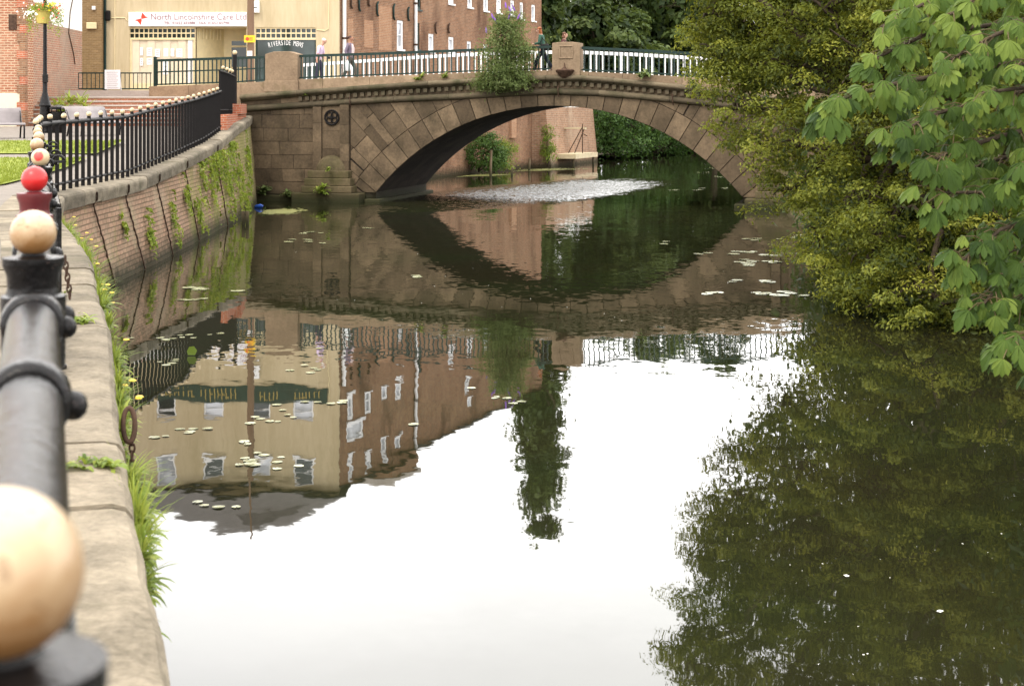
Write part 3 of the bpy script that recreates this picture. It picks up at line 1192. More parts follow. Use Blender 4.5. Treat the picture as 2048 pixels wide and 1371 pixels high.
    # rust streaked hooks on the string course
    for x in (703, 1118, 1346):
        hk = MB()
        s = bs(x)
        hk.tube([B(s, -.19, ztor(s) + .2), B(s, -.22, ztor(s) + .05), B(s + .02, -.23, ztor(s) - .1), B(s + .03, -.15, ztor(s) - .2)], .02, 6)
        hk.build("iron_hook", M['iron'], root)
    # deck
    dk = MB()
    ss = np.linspace(-5.3, S1, 40)
    for i in range(len(ss) - 1):
        a, b = ss[i], ss[i + 1]
        dk.quad(B(a, .3, zdeck(a)), B(b, .3, zdeck(b)), B(b, BW, zdeck(b)), B(a, BW, zdeck(a)))
    dk.build("deck", M['street'], root)
    return root


bridge()


# ------------------------------------------------------------------ railings on the bridge
def rail_on_bridge(name, label, sa, sb, v, ztop, zbot, mat, spacing, bar, group, mid=False, posts=(), rail_h=.095, wide=None):
    root = empty(name, tuple(B((sa + sb) / 2, v, zbot((sa + sb) / 2))), label, "railing", group)
    n = max(2, int((sb - sa) / 1.0))
    for nm, zf, hh, ww in (("top_rail", ztop, rail_h, .07), ("bottom_rail", lambda s: zbot(s) + .09, .05, .05)) + ((("middle_rail", lambda s: (ztop(s) * .55 + zbot(s) * .45), .05, .05),) if mid else ()):
        mb = MB()
        for i in range(n):
            a, b = sa + (sb - sa) * i / n, sa + (sb - sa) * (i + 1) / n
            q = [B(a, v - ww / 2, zf(a) - hh), B(b, v - ww / 2, zf(b) - hh), B(b, v - ww / 2, zf(b)), B(a, v - ww / 2, zf(a))]
            mb.prism(q, BN * ww)
        mb.build(nm, mat, root)
    proto = None
    s = sa + spacing * .5
    k = 0
    while s < sb:
        z0, z1 = zbot(s) + .03, ztop(s) - rail_h + .005
        w_ = bar
        if wide and k % wide == wide - 1: w_ = bar * 1.9
        if proto is None:
            mb = MB()
            mb.box((0, 0, .5), (1, 1, 1), math.atan2(BU.y, BU.x))
            me = mb.build("bar", mat, root, origin=(0, 0, 0))
            proto = me
            me.location = B(s, v, z0) - wl(root)
            me.scale = (w_, bar, z1 - z0)
        else:
            copy_child(proto, root, B(s, v, z0), scale=(w_, bar, z1 - z0))
        s += spacing
        k += 1
    for s in posts:
        mb = MB()
        mb.hexa(B(s - .05, v - .05, zbot(s)), BU * .1, BN * .1, V(0, 0, ztop(s) - zbot(s) + .06))
        mb.lathe(B(s, v, ztop(s) + .06), [(.07, 0), (.07, .03), (.001, .05)], 10)
        mb.build("post", mat, root)
    return root


rail_on_bridge("green_railing", "dark green railing along the bridge parapet between its two stone piers", bs(597), bs(1102), .06, zrail, zpar, M['green'], .172, .044, "green railings on the bridge parapet")
rail_on_bridge("green_railing", "dark green bridge railing running into the bush beyond the middle stone pier", bs(1163), 18.5, .06, zrail, zpar, M['green'], .18, .044, "green railings on the bridge parapet")
rail_on_bridge("green_railing", "dark green railing with a middle rail above the stone approach wall", bs(309), bs(528), .06, zrail, zpar, M['green'], .175, .042, "green railings on the bridge parapet", mid=True, posts=(bs(309),))
P_WR = prof([(500, 133), (596, 128), (700, 121), (830, 112), (950, 105), (1100, 101), (1170, 102), (1270, 106), (1390, 113), (1500, 120)], BW - .3)
rail_on_bridge("white_railing", "white painted railing along the far side of the bridge", bs(596, BW - .3), bs(1480, BW - .3), BW - .3, lambda s: interp(s, *P_WR), lambda s: min(interp(s, *P_WR) - .95, 9), M['white'], .25, .043, None, rail_h=.13, wide=5)


# ------------------------------------------------------------------ street, steps, kerbs at the left end of the bridge
def street():
    mb = MB()
    # road behind the approach wall and along the shop fronts
    pts = [B(S0, .32, 0), B(-5.3, .32, 0), B(-5.3, BW, 0), V(-4.6, 72, 0), V(-40, 72, 0), V(-40, 61.9, 0), V(-13.9, 61.9, 0)]
    mb.add([(p.x, p.y, 4.13) for p in pts], [tuple(range(len(pts)))])
    tag(mb.build("street", M['street']), "grey paved street in front of the cream building", kind='structure')
    mb = MB()
    mb.box((-24, 61.8, 3.95), (20.6, .2, .42))
    mb.build("kerb", M['kerb'])
    tag(bpy.data.objects["kerb"], "pale stone kerb at the head of the steps", kind='structure')
    st = MB()
    nb = 7
    for i in range(nb):
        z0, z1 = 2.80, 2.84 + (3.90 - 2.84) * (i + 1) / nb
        y0 = 56.4 + i * .36
        st.hexa((-19.5, y0, 2.4), (8.9, 0, 0), (0, 5.5 - i * .36, 0), (0, 0, z1 - 2.4 - .05), 0, 0)
        st.hexa((-19.5, y0 - .03, z1 - .048), (8.9, 0, 0), (0, .42, 0), (0, 0, .048), 1, 0)
    o = st.build("steps", [M['stepbrick'], M['kerb']], origin=(-15, 58, 2.8))
    tag(o, "wide red brick steps with pale edges rising to the street", "steps")


street()


# ------------------------------------------------------------------ building helpers
def wall_holes(mb, o, d, out, s0, s1, z0, z1, holes, m=0, depth=.18):
    """vertical wall from point o along d with rectangular openings; out = outward normal"""
    o, d, out = Vector(o), Vector(d), Vector(out)
    ss = sorted(set([s0, s1] + [x for h in holes for x in h[:2]]))
    zs = sorted(set([z0, z1] + [x for h in holes for x in h[2:4]]))
    ss = [x for x in ss if s0 <= x <= s1]
    zs = [x for x in zs if z0 <= x <= z1]
    def P(s, z, k=0.0): return V(o.x, o.y, 0) + d * s + V(0, 0, z) - out * k
    for i in range(len(ss) - 1):
        for j in range(len(zs) - 1):
            cs, cz = (ss[i] + ss[i + 1]) / 2, (zs[j] + zs[j + 1]) / 2
            if any(h[0] < cs < h[1] and h[2] < cz < h[3] for h in holes): continue
            a, b, c, e = (ss[i], zs[j]), (ss[i + 1], zs[j]), (ss[i + 1], zs[j + 1]), (ss[i], zs[j + 1])
            mb.quad(P(*a), P(*b), P(*c), P(*e), m, 0, (a, b, c, e))
    for h in holes:
        a, b, c, e = h[:4]
        for (p, q) in (((a, c), (b, c)), ((b, c), (b, e)), ((b, e), (a, e)), ((a, e), (a, c))):
            mb.quad(P(*q), P(*p), P(*p, depth), P(*q, depth), m)


def window(parent, o, d, out, h, frame_mat, pane_mat, bars=(1, 1), fw=.07, depth=.12, sill=True, nm="window"):
    o, d, out = V(o[0], o[1], 0), Vector(d), Vector(out)
    a, b, c, e = h
    def P(s, z, k): return o + d * s + V(0, 0, z) - out * k
    fr = MB()
    def bar(s0, s1, q0, q1, k=0.0, th=.06):
        fr.hexa(P(s0, q0, depth - .06 + k), d * (s1 - s0), -out * (th - k), V(0, 0, q1 - q0))
    bar(a, b, e - fw, e)
    bar(a, b, c, c + fw)
    bar(a, a + fw, c + fw, e - fw)
    bar(b - fw, b, c + fw, e - fw)
    for i in range(1, bars[0]):
        x = a + (b - a) * i / bars[0]
        bar(x - .02, x + .02, c + fw, e - fw, .012)
    for i in range(1, bars[1]):
        z = c + (e - c) * i / bars[1]
        bar(a + fw, b - fw, z - .025, z + .025, .008)
    w_ = fr.build(nm, frame_mat, parent)
    pn = MB()
    pn.quad(P(a + .01, c + .01, depth), P(b - .01, c + .01, depth), P(b - .01, e - .01, depth), P(a + .01, e - .01, depth))
    pn.build("pane", pane_mat, w_)
    if sill:
        sl = MB()
        sl.hexa(P(a - .06, c - .08, .1), d * (b - a + .12), out * .17, V(0, 0, .078))
        sl.build("sill", frame_mat, w_)
    return w_


def text_obj(body, size, loc, rz, mat, parent, name="lettering", align='CENTER', fit=None, ext=.008, thin=0.0):
    cu = bpy.data.curves.new(name, 'FONT')
    cu.body = body
    cu.size = size
    cu.align_x = align
    cu.align_y = 'CENTER'
    cu.extrude = ext
    cu.offset = thin
    cu.materials.append(mat)
    o = bpy.data.objects.new(name, cu)
    place(o, parent, loc)
    o.rotation_euler = (math.radians(90), 0, rz)
    bpy.context.view_layer.update()
    me = bpy.data.meshes.new_from_object(o.evaluated_get(bpy.context.evaluated_depsgraph_get()))
    bpy.data.objects.remove(o)
    o = bpy.data.objects.new(name, me)
    place(o, parent, loc)
    o.rotation_euler = (math.radians(90), 0, rz)
    xs = [v.co.x for v in me.vertices]
    if fit and xs: o.scale = (fit / (max(xs) - min(xs)), 1, 1)
    return o


# ------------------------------------------------------------------ cream building
YC = 70.0
def cx(x): return (x - CX) * YC / F
def cz(y): return H - (y - YH) * YC / F
def cr(y): return (y - YH) * YC / F - H      # height from the row of its reflection


def cream_building():
    x0, x1 = cx(209.5), cx(678)
    root = empty("cream_building", ((x0 + x1) / 2, YC, 4.13), "three storey cream rendered building with shopfronts and a hipped slate roof", "building")
    o, d, out = (0, YC, 0), V(1, 0, 0), V(0, -1, 0)
    zt = cr(986)
    holes = []
    wins = []
    for (a, b) in ((313, 351), (408, 447), (500, 541), (587, 627)):
        wins.append((cx(a), cx(b), cr(800), cr(842)))
        wins.append((cx(a), cx(b), cr(926), cr(972)))
    shopL = (cx(259), cx(390), 4.13, cz(55))
    porch = (cx(391), cx(493), 4.13, cz(55))
    shopR = (cx(511), cx(632), 4.13, cz(55))
    holes = wins + [shopL, porch, shopR]
    mb = MB()
    wall_holes(mb, o, d, out, x0, x1, 3.6, zt, holes)
    # side and back walls
    for xx, sgn in ((x0, -1), (x1, 1)):
        q = [(xx, YC, 3.6), (xx, YC + 9, 3.6), (xx, YC + 9, zt), (xx, YC, zt)]
        mb.quad(*(q if sgn > 0 else q[::-1]))
    mb.quad((x1, YC + 9, 3.6), (x0, YC + 9, 3.6), (x0, YC + 9, zt), (x1, YC + 9, zt))
    mb.build("wall", M['cream'], root)
    for i, h in enumerate(wins):
        window(root, o, d, out, h, M['white'], M['glass'] if i % 4 in (0, 3) else M['greyglass'], (1, 2), sill=True)
    # roof
    rf = MB()
    ov = .35
    e = [(x0 - ov, YC - ov, zt), (x1 + ov, YC - ov, zt), (x1 + ov, YC + 9 + ov, zt), (x0 - ov, YC + 9 + ov, zt)]
    r0, r1 = (x0 + 4.2, YC + 4.5, zt + 2.7), (x1 - 3.4, YC + 4.5, zt + 2.7)
    rf.quad(e[0], e[1], r1, r0)
    rf.quad(e[2], e[3], r0, r1)
    rf.add([e[1], e[2], r1], [(0, 1, 2)])
    rf.add([e[3], e[0], r0], [(0, 1, 2)])
    rf.quad(e[3], e[2], e[1], e[0])
    ro = rf.build("roof", M['slate'], root)
    gt = MB()
    gt.tube([(x0 - ov, YC - ov - .04, zt + .0), (x1 + ov, YC - ov - .04, zt + .0)], .07, 8)
    gt.build("gutter", M['blackfar'], ro)
    # chimney
    # sign board
    sg = MB()
    sx0, sx1, sz0, sz1 = cx(258), cx(494), cz(53), cz(25)
    sg.hexa((sx0, YC - .10, sz0), (sx1 - sx0, 0, 0), (0, .095, 0), (0, 0, sz1 - sz0))
    s_ = sg.build("sign_board", M['signwhite'], root, bevel=.01)
    text_obj("North Lincolnshire Care Ltd", .40, (cx(398), YC - .115, cz(34.5)), 0, M['letter'], s_, fit=(491 - 301) * YC / F, thin=-.0035)
    text_obj("TEL: 01652 655888   FAX: 01652 657981", .17, (cx(396), YC - .115, cz(46.5)), 0, M['letter'], s_, fit=(462 - 330) * YC / F, thin=-.001)
    lg = MB()
    c = V(cx(284), YC - .112, cz(38))
    for a0 in (.55, .55 + math.pi):      # two slanting bow-tie shapes
        pts = []
        for (r, a) in ((.02, a0 - 1.2), (.30, a0 - .35), (.20, a0), (.27, a0 + .9), (.06, a0 + 1.3)):
            pts.append(c + V(r * math.cos(a), 0, r * math.sin(a)))
        lg.prism(pts, (0, .012, 0))
    lg.build("emblem", M['redlogo'], s_)
    # left shopfront
    fr = MB()
    zl0, zl1 = cz(77), cz(56)
    a, b = shopL[0], shopL[1]
    yy = YC + .05
    def fbar(mb, xa, xb, za, zb, y=yy, th=.08): mb.hexa((xa, y, za), (xb - xa, 0, 0), (0, th, 0), (0, 0, zb - za))
    def lattice(parent, a, b, zl0, zl1, n, nm="lattice_transom"):
        t = MB()
        fbar(t, a, b, zl0 - .06, zl0 + .03)
        fbar(t, a, b, zl1 - .04, zl1 + .04)
        fbar(t, a, b, (zl0 + zl1) / 2 - .025, (zl0 + zl1) / 2 + .025, yy + .004, .06)
        for i in range(n + 1):
            x = a + (b - a) * i / n
            t.hexa((x - .02, yy + .008, zl0 + .03), (.04, 0, 0), (0, .05, 0), (0, 0, zl1 - zl0 - .07))
        k = t.build(nm, M['cream_paint'], parent)
        g = MB()
        g.quad((a, yy + .12, zl0), (b, yy + .12, zl0), (b, yy + .12, zl1), (a, yy + .12, zl1))
        g.build("pane", M['shopglass'], k)
    sf = MB()
    fbar(sf, a, a + .08, 4.13, zl0 - .06)
    fbar(sf, b - .08, b, 4.13, zl0 - .06)
    fbar(sf, a + .08, b - .08, 4.13, 4.55)
    sfo = sf.build("shopfront", M['cream_paint'], root)
    lattice(root, a, b, zl0, zl1, 14)
    bd = MB()      # pale blinds behind the glass, a few folds
    k = 8
    for i in range(k):
        xa, xb = a + .08 + (b - a - .16) * i / k, a + .08 + (b - a - .16) * (i + 1) / k
        dy = .10 + .03 * (i % 2)
        bd.quad((xa, YC + dy, 4.55), (xb, YC + dy, 4.55), (xb, YC + dy, zl0), (xa, YC + dy, zl0), 0, (i % 3) * .1)
    bd.quad((cx(375), YC + .098, 4.55), (cx(384), YC + .098, 4.55), (cx(384), YC + .098, zl0), (cx(375), YC + .098, zl0), 1)
    bd.build("window_blind", [M['pale_board'], M['white']], sfo)
    for (px, py, pw, ph) in ((282, 103, 6, 16), (298, 104, 11, 17), (314, 106, 10, 16), (331, 105, 9, 16), (344, 105, 7, 16), (358, 106, 12, 17), (282, 124, 6, 15), (298, 123, 11, 13), (330, 134, 10, 30)):
        nt_ = MB()
        q = .0
        nt_.hexa((cx(px - pw / 2), YC + .08, cz(py + ph / 2)), (pw * YC / F, 0, 0), (0, .006, 0), (0, 0, ph * YC / F))
        no = nt_.build("paper_notice", M['signwhite'], sfo)
        ln = MB()      # grey lines of unreadable print
        for j in range(3):
            ln.hexa((cx(px - pw * .3), YC + .076, cz(py + ph * (.25 - .25 * j))), (pw * .6 * YC / F, 0, 0), (0, .004, 0), (0, 0, .02))
        ln.build("print_lines", M['bench'], no)
    # recessed porch: side wall with a return lattice, back wall and door
    po = MB()
    pa, pb = porch[0], porch[1]
    dp = 1.9
    po.quad((pa, YC + .3, 4.14), (pa + .9, YC + dp, 4.14), (pa + .9, YC + dp, porch[3]), (pa, YC + .3, porch[3]))
    po.quad((pa + .9, YC + dp, 4.14), (pb, YC + dp, 4.14), (pb, YC + dp, porch[3]), (pa + .9, YC + dp, porch[3]))
    po.quad((pb, YC + dp, 4.14), (pb, YC + .18, 4.14), (pb, YC + .18, porch[3]), (pb, YC + dp, porch[3]))
    po.quad((pa, YC + .18, porch[3] - .001), (pb, YC + .18, porch[3] - .001), (pb, YC + dp, porch[3] - .001), (pa, YC + dp, porch[3] - .001))
    po.build("porch", M['cream_paint'], root)
    rt = MB()
    for i in range(7):
        t = .08 + i * .13
        p = V(pa + .9 * t, YC + .3 + (dp - .3) * t, 0)
        rt.box((p.x + .03, p.y - .02, (zl0 + zl1) / 2), (.04, .05, zl1 - zl0))
    rt.build("lattice_return", M['cream_paint'], root)
    # door
    dr = MB()
    da, db = cx(444), cx(492)
    dr.hexa((da, YC + dp - .06, 4.14), (db - da, 0, 0), (0, .055, 0), (0, 0, cz(75) - 4.14))
    dro = dr.build("door", M['cream_paint'], root)
    dg = MB()
    dg.hexa((da + .1, YC + dp - .075, cz(132)), (db - da - .15, 0, 0), (0, .012, 0), (0, 0, cz(92) - cz(132)))
    dg.hexa((da + .1, YC + dp - .075, cz(88)), (db - da - .15, 0, 0), (0, .012, 0), (0, 0, cz(79) - cz(88)))
    dg.build("pane", M['shopglass'], dro)
    # right shopfront
    a, b = shopR[0], shopR[1]
    lattice(root, a, b, zl0, zl1, 12)
    s2 = MB()
    fbar(s2, a, a + .06, 4.13, zl0 - .06)
    fbar(s2, b - .06, b, 4.13, zl0 - .06)
    fbar(s2, a + .06, b - .06, 4.13, 4.5)
    so2 = s2.build("shopfront", M['green'], root)
    g = MB()
    g.quad((a + .06, YC + .11, 4.5), (b - .06, YC + .11, 4.5), (b - .06, YC + .11, zl0 - .06), (a + .06, YC + .11, zl0 - .06))
    g.build("pane", M['shopglass'], so2)
    # arched lettering on the glass
    word = "RIVERSIDE MEWS"
    nch = len(word)
    for i, ch in enumerate(word):
        if ch == " ": continue
        t = (i + .5) / nch - .5
        px = cx(571) + t * (607 - 536) * YC / F
        pz = cz(86) - abs(t) ** 2 * .5
        lo = text_obj(ch, .27, (px, YC + .09, pz), 0, M['white'], so2, "lettering", ext=.005)
        lo.rotation_euler = (math.radians(90), t * .55, 0)
        lo.scale = (.62, 1.15, 1)
    # green fascia band with gold letters (seen in the river)
    gb = MB()
    gz0, gz1 = cr(768), cr(803)
    gb.hexa((cx(285), YC - .08, gz0), (cx(655) - cx(285), 0, 0), (0, .075, 0), (0, 0, gz1 - gz0))
    gbo = gb.build("fascia_band", M['green'], root)
    gl = MB()
    r = random.Random(2)
    for (xa, xb) in ((305, 385), (402, 470), (520, 560), (590, 640)):
        x = xa
        while x < xb:
            wv = r.uniform(3, 7)
            gl.hexa((cx(x), YC - .095, cr(778)), (.045, 0, 0), (0, .014, 0), (0, 0, r.uniform(.32, .42)))
            if r.random() < .6: gl.hexa((cx(x) + .045, YC - .095, cr(778) + r.choice((0, .18, .3))), (.1, 0, 0), (0, .014, 0), (0, 0, .045))
            x += wv + 3
    gl.build("gold_lettering", paint('gold_paint', (.30, .22, .06), .5, .4, .2), gbo)
    # alarm box, bell box, small fittings
    al = MB()
    al.hexa((cx(506), YC - .2, cz(26)), (.30, 0, 0), (0, .19, 0), (0, 0, .52))
    al.hexa((cx(508), YC - .206, cz(17)), (.16, 0, 0), (0, .01, 0), (0, 0, .04), 1)
    al.build("alarm_box", [M['white'], M['black']], root, bevel=.02)
    bb = MB()
    bb.hexa((cx(212), YC - .2, cz(42)), (.22, 0, 0), (0, .19, 0), (0, 0, .45))
    bb.build("bell_box", M['blackfar'], root, bevel=.05)
    ca = MB()
    ca.tube([(cx(634), YC - .02, cz(60)), (cx(650), YC - .02, cz(62)), (cx(657), YC - .02, cz(58)), (cx(658), YC - .02, cz(0)), (cx(658), YC - .02, cz(-60))], .02, 5)
    ca.tube([(cx(223), YC - .02, cz(36)), (cx(250), YC - .02, cz(36)), (cx(255), YC - .02, cz(42))], .02, 5)
    ca.tube([(cx(230), YC - .02, cz(140)), (cx(230), YC - .02, cz(-150))], .025, 5)
    ca.build("cable", M['cream_paint'], root)
    pp = MB()
    pp.tube([(x0 + .03, YC - .08, 4.1), (x0 + .03, YC - .08, zt)], .06, 8)
    pp.build("drainpipe", M['green'], root)
    return root


cream_building()


# ------------------------------------------------------------------ long brick warehouse along the river
WA, WB = V(-7.56, 70.3, 0), V(1.75, 95, 0)
WD = (WB - WA).normalized()
WO = V(WD.y, -WD.x, 0)
WL = (WB - WA).length


def ws(x):
    a = (x - CX) / F
    return (a * WA.y - WA.x) / (WD.x - a * WD.y)


def wz(x, y): return H - (y - YH) * (WA.y + ws(x) * WD.y) / F
def wr(x, y): return (y - YH) * (WA.y + ws(x) * WD.y) / F - H


def warehouse():
    root = empty("brick_warehouse", tuple(WA + WD * WL * .5), "long dark red brick warehouse with white framed windows rising from the river", "building")
    zt = 13.1
    wins = []
    for (a, b, t, bt) in ((897, 908, -20, 8), (935, 945, -14, 15), (967, 977, -9, 22), (993, 1003, -3, 26), (1021, 1029, 1, 31), (1040, 1047, 5, 38), (1063, 1071, 10, 42),
                          (794, 807, 41, 99), (857, 868, 68, 104), (897, 908, 74, 104), (934, 943, 83, 110), (967, 976, 89, 114)):
        wins.append((ws(a), ws(b), wz((a + b) / 2, bt), wz((a + b) / 2, t)))
    dkw = [(ws(828), ws(839), wz(833, 99), wz(833, 46)), (ws(829), ws(842), wz(833, 19), wz(833, -30))]
    for (a, b, t, bt) in ((695, 707, 785, 838), (730, 743, 777, 826), (763, 775, 765, 795), (791, 803, 748, 795), (697, 707, 915, 972), (730, 742, 912, 940),
                          (763, 775, 873, 915), (791, 803, 868, 912), (930, 940, 760, 782), (935, 944, 790, 812)):
        z0, z1 = wr((a + b) / 2, t), min(wr((a + b) / 2, bt), zt - .2)
        if z1 < zt - .1 and not any(abs(ws(a) - h[0]) < .6 and not (z1 < h[2] or z0 > h[3]) for h in wins): wins.append((ws(a), ws(b), z0, z1))
    wide = (ws(694), ws(728), wr(711, 842), wr(711, 880))
    ok = []
    for h in wins + dkw + [wide]:
        if not any(h[0] < g[1] + .05 and g[0] < h[1] + .05 and h[2] < g[3] + .05 and g[2] < h[3] + .05 for g in ok): ok.append(h)
    mb = MB()
    wall_holes(mb, WA, WD, WO, 0, WL, -.6, zt, ok)
    e = WB - WO * 8
    mb.quad(WB + V(0, 0, -.6), e + V(0, 0, -.6), e + V(0, 0, zt), WB + V(0, 0, zt))
    a2 = WA - WO * 8
    mb.quad(a2 + V(0, 0, -.6), WA + V(0, 0, -.6), WA + V(0, 0, zt), a2 + V(0, 0, zt))
    mb.build("wall", M['millbrick'], root)
    for h in ok:
        dark = h in dkw
        window(root, WA, WD, WO, h, M['green'] if dark else M['white'], M['shopglass'] if dark else M['greyglass'], (1, 2) if h[3] - h[2] > 1 else (1, 1), fw=.14, depth=.10)
    rf = MB()
    q0, q1 = WA + WO * .3 + V(0, 0, zt - .02) - WD * .1, WB + WO * .3 + V(0, 0, zt - .02) + WD * .2
    q2, q3 = WB - WO * 4 + V(0, 0, zt + 2.2) + WD * .2, WA - WO * 4 + V(0, 0, zt + 2.2) - WD * .1
    q4, q5 = WB - WO * 8.3 + V(0, 0, zt - .02) + WD * .2, WA - WO * 8.3 + V(0, 0, zt - .02) - WD * .1
    rf.quad(q0, q1, q2, q3)
    rf.quad(q3, q2, q4, q5)
    rf.quad(q5, q4, q1, q0)
    rf.add([q1, q4, q2], [(0, 1, 2)])
    rf.add([q0, q3, q5], [(0, 1, 2)])
    ro = rf.build("roof", M['slate'], root)
    # gabled hoist bay by the downpipe
    ch = MB()
    s0, s1 = ws(783), ws(833)
    ch.hexa(WA + WD * s0 + WO * .02 + V(0, 0, zt - .4), WD * (s1 - s0), -WO * 1.6, V(0, 0, 1.15))
    ch.hexa(WA + WD * (s0 - .1) + WO * .14 + V(0, 0, zt + .752), WD * (s1 - s0 + .2), -WO * 1.84, V(0, 0, .30), 1)
    ch.build("chimney", [M['millbrick'], M['kerb']], ro)
    for x, top in ((684.5, wr(684, 760)), (828, zt)):
        p = MB()
        s = ws(x)
        b = WA + WD * s + WO * .10
        p.tube([b + V(0, 0, 1.0 if x < 700 else .4), b + V(0, 0, top)], .085 if x < 700 else .075, 10)
        for z in np.arange(2.5, top, 2.0):
            p.tube([b + V(0, 0, z), b + V(0, 0, z + .09)], .11, 10, 1)
        p.build("drainpipe", [M['white'], M['iron']], root)
    # lighter brick infill panels, flush proud slabs
    for (xa, xb, ya, yb) in ((757, 783, 12, 100), (695, 706, 38, 112), (728, 746, 40, 95)):
        p = MB()
        a, b = ws(xa), ws(xb)
        p.hexa(WA + WD * a + V(0, 0, wz(xa, yb)) - WO * .05, WD * (b - a), WO * .062, V(0, 0, wz(xa, ya) - wz(xa, yb)))
        p.build("brick_infill", M['patchbrick'], root)
    # pale piers and a corbel low over the water
    for (xa, xb, ya, yb) in ((1018, 1028, 228, 276), (1068, 1078, 222, 252)):
        p = MB()
        a, b = ws(xa), ws(xb)
        p.hexa(WA + WD * a + V(0, 0, wz(xa, yb)), WD * (b - a), WO * .16, V(0, 0, wz(xa, ya) - wz(xa, yb)))
        p.build("brick_pier", M['patchbrick'], root)
    # curved iron wall hooks
    for (x, y, ln) in ((700, 6, 10), (716, 8, 14), (735, 4, 8), (752, 18, 14), (785, 24, 16), (814, 28, 14), (869, 56, 12), (895, 57, 10)):
        hk = MB()
        b = WA + WD * ws(x) + WO * .06
        z = wz(x, y)
        L = ln * .023
        hk.tube([b + V(0, 0, z + L) + WD * .12, b + V(0, 0, z + L * .6), b + V(0, 0, z), b + V(0, 0, z - L * .6), b + V(0, 0, z - L) + WD * .12], .05, 6)
        hk.build("wall_tie", M['green'] if x in (716, 752, 785, 814) else M['iron'], root)


warehouse()


def bastion():
    root = empty("bastion_wall", (3.6, 99, 0), "battered pale brick river wall with notched white top beyond the arch", "wall")
    A, E = V(1.95, 93.2, 0), V(5.25, 104.2, 0)
    d = (E - A).normalized()
    n = V(d.y, -d.x, 0)
    L = (E - A).length
    mb = MB()
    k = 10
    for i in range(k):
        s0, s1 = L * i / k, L * (i + 1) / k
        for j in range(4):
            z0, z1 = -.5 + 4.0 * j / 4, -.5 + 4.0 * (j + 1) / 4
            o0, o1 = .40 * (1 - j / 4), .40 * (1 - (j + 1) / 4)
            mb.quad(A + d * s0 + n * o0 + V(0, 0, z0), A + d * s1 + n * o0 + V(0, 0, z0), A + d * s1 + n * o1 + V(0, 0, z1), A + d * s0 + n * o1 + V(0, 0, z1), 0, 0, ((s0, z0), (s1, z0), (s1, z1), (s0, z1)))
    mb.quad(A + n * .4 + V(0, 0, -.5), A + V(0, 0, 3.5), A - n * 4 + V(0, 0, 3.5), A - n * 4 + V(0, 0, -.5))
    mb.quad(E + n * .4 + V(0, 0, -.5), E - n * 4 + V(0, 0, -.5), E - n * 4 + V(0, 0, 3.5), E + V(0, 0, 3.5))
    mb.quad(A + V(0, 0, 3.5), E + V(0, 0, 3.5), E - n * 4 + V(0, 0, 3.5), A - n * 4 + V(0, 0, 3.5))
    mb.build("brickwork", M['bastion'], root)
    cr_ = MB()
    s = L * .30
    while s < L - .3:
        cr_.hexa(A + d * s + V(0, 0, 3.504) - n * .4, d * .55, n * .38, V(0, 0, .26))
        s += 1.05
    cr_.build("white_coping", M['white_render'], root)


bastion()


def landing():
    # timber landing stage with a frame
    c = ray(1120, 313, 97)
    root = empty("landing_stage", (c.x, c.y, 0), "small pale timber landing stage with rail frame below the brick wall", "jetty")
    d = V(.377, 1, 0).normalized()
    n = V(d.y, -d.x, 0)
    mb = MB()
    o = V(c.x - .75, c.y - 2.2, .58)
    for i in range(7):
        mb.hexa(o + d * (i * .62) + V(0, 0, .12), d * .58, n * 1.7, V(0, 0, .05))
    mb.hexa(o - V(0, 0, .10), d * 4.3, n * .08, V(0, 0, .215))
    mb.hexa(o - V(0, 0, .10) + n * 1.62, d * 4.3, n * .08, V(0, 0, .215))
    mb.hexa(o - V(0, 0, .10) + n * .09 - d * .06, n * 1.52, d * .06, V(0, 0, .215))
    mb.build("platform", M['deckwood'], root)
    for (a, b) in ((.2, .2), (.2, 1.5), (4.0, .2), (4.0, 1.5)):
        p = MB()
        q = o + d * a + n * b
        p.tube([(q.x, q.y, -.5), (q.x, q.y, .48)], .06, 6)
        p.build("leg", M['wood'], root)
    fr = MB()
    q = o + d * 2.2 + n * 1.4
    fr.tube([q + V(0, 0, .17), q + V(0, 0, 1.95)], .03, 6)
    fr.tube([q + V(0, 0, 1.75), q - n * .9 + V(0, 0, .17)], .03, 6)
    fr.tube([q + d * .5 + V(0, 0, 1.75), q - n * .5 + V(0, 0, .17)], .03, 6)
    fr.tube([q + V(0, 0, 1.35), q + n * .3 + V(0, 0, 1.2)], .025, 6)
    fr.build("rail_frame", M['iron'], root)
    bm = MB()
    bm.hexa(q - n * 1.6 + V(0, 0, 1.62), n * 1.75, d * .35, V(0, 0, .09))
    bm.build("top_plank", M['deckwood'], root)
    for i, (x, y0, y1) in enumerate(((1058, 317, 341), (1023, 335, 350), (981, 300, 352))):
        p = on_water(x, y1)
        mb = MB()
        top = H - (y0 - YH) * p.y / F
        mb.tube([(p.x, p.y, -.6), (p.x + .02, p.y, top * .5), (p.x + .05, p.y, top)], [.075, .065, .055], 7)
        o = mb.build("mooring_post", M['wood'], origin=(p.x, p.y, 0))
        tag(o, ("dark wooden post in the water beside the landing stage", "short stub of a wooden post in scum below the brick warehouse", "tall thin wooden post beside the pale shrub at the warehouse foot")[i], "post", "wooden posts in the river")
    p = on_water(490, 449)
    mb = MB()
    for dx in (-.06, .06):
        mb.hexa((p.x + dx - .045, p.y, -.5), (.09, 0, 0), (0, .1, 0), (0, 0, .5 + .40))
    mb.hexa((p.x - .015, p.y + .02, .1), (.03, 0, 0), (0, .06, 0), (0, 0, .15))
    tag(mb.build("mooring_post", M['wood'], origin=(p.x, p.y, 0)), "squat split wooden post standing in the water by the river wall corner", "post", "wooden posts in the river")


landing()


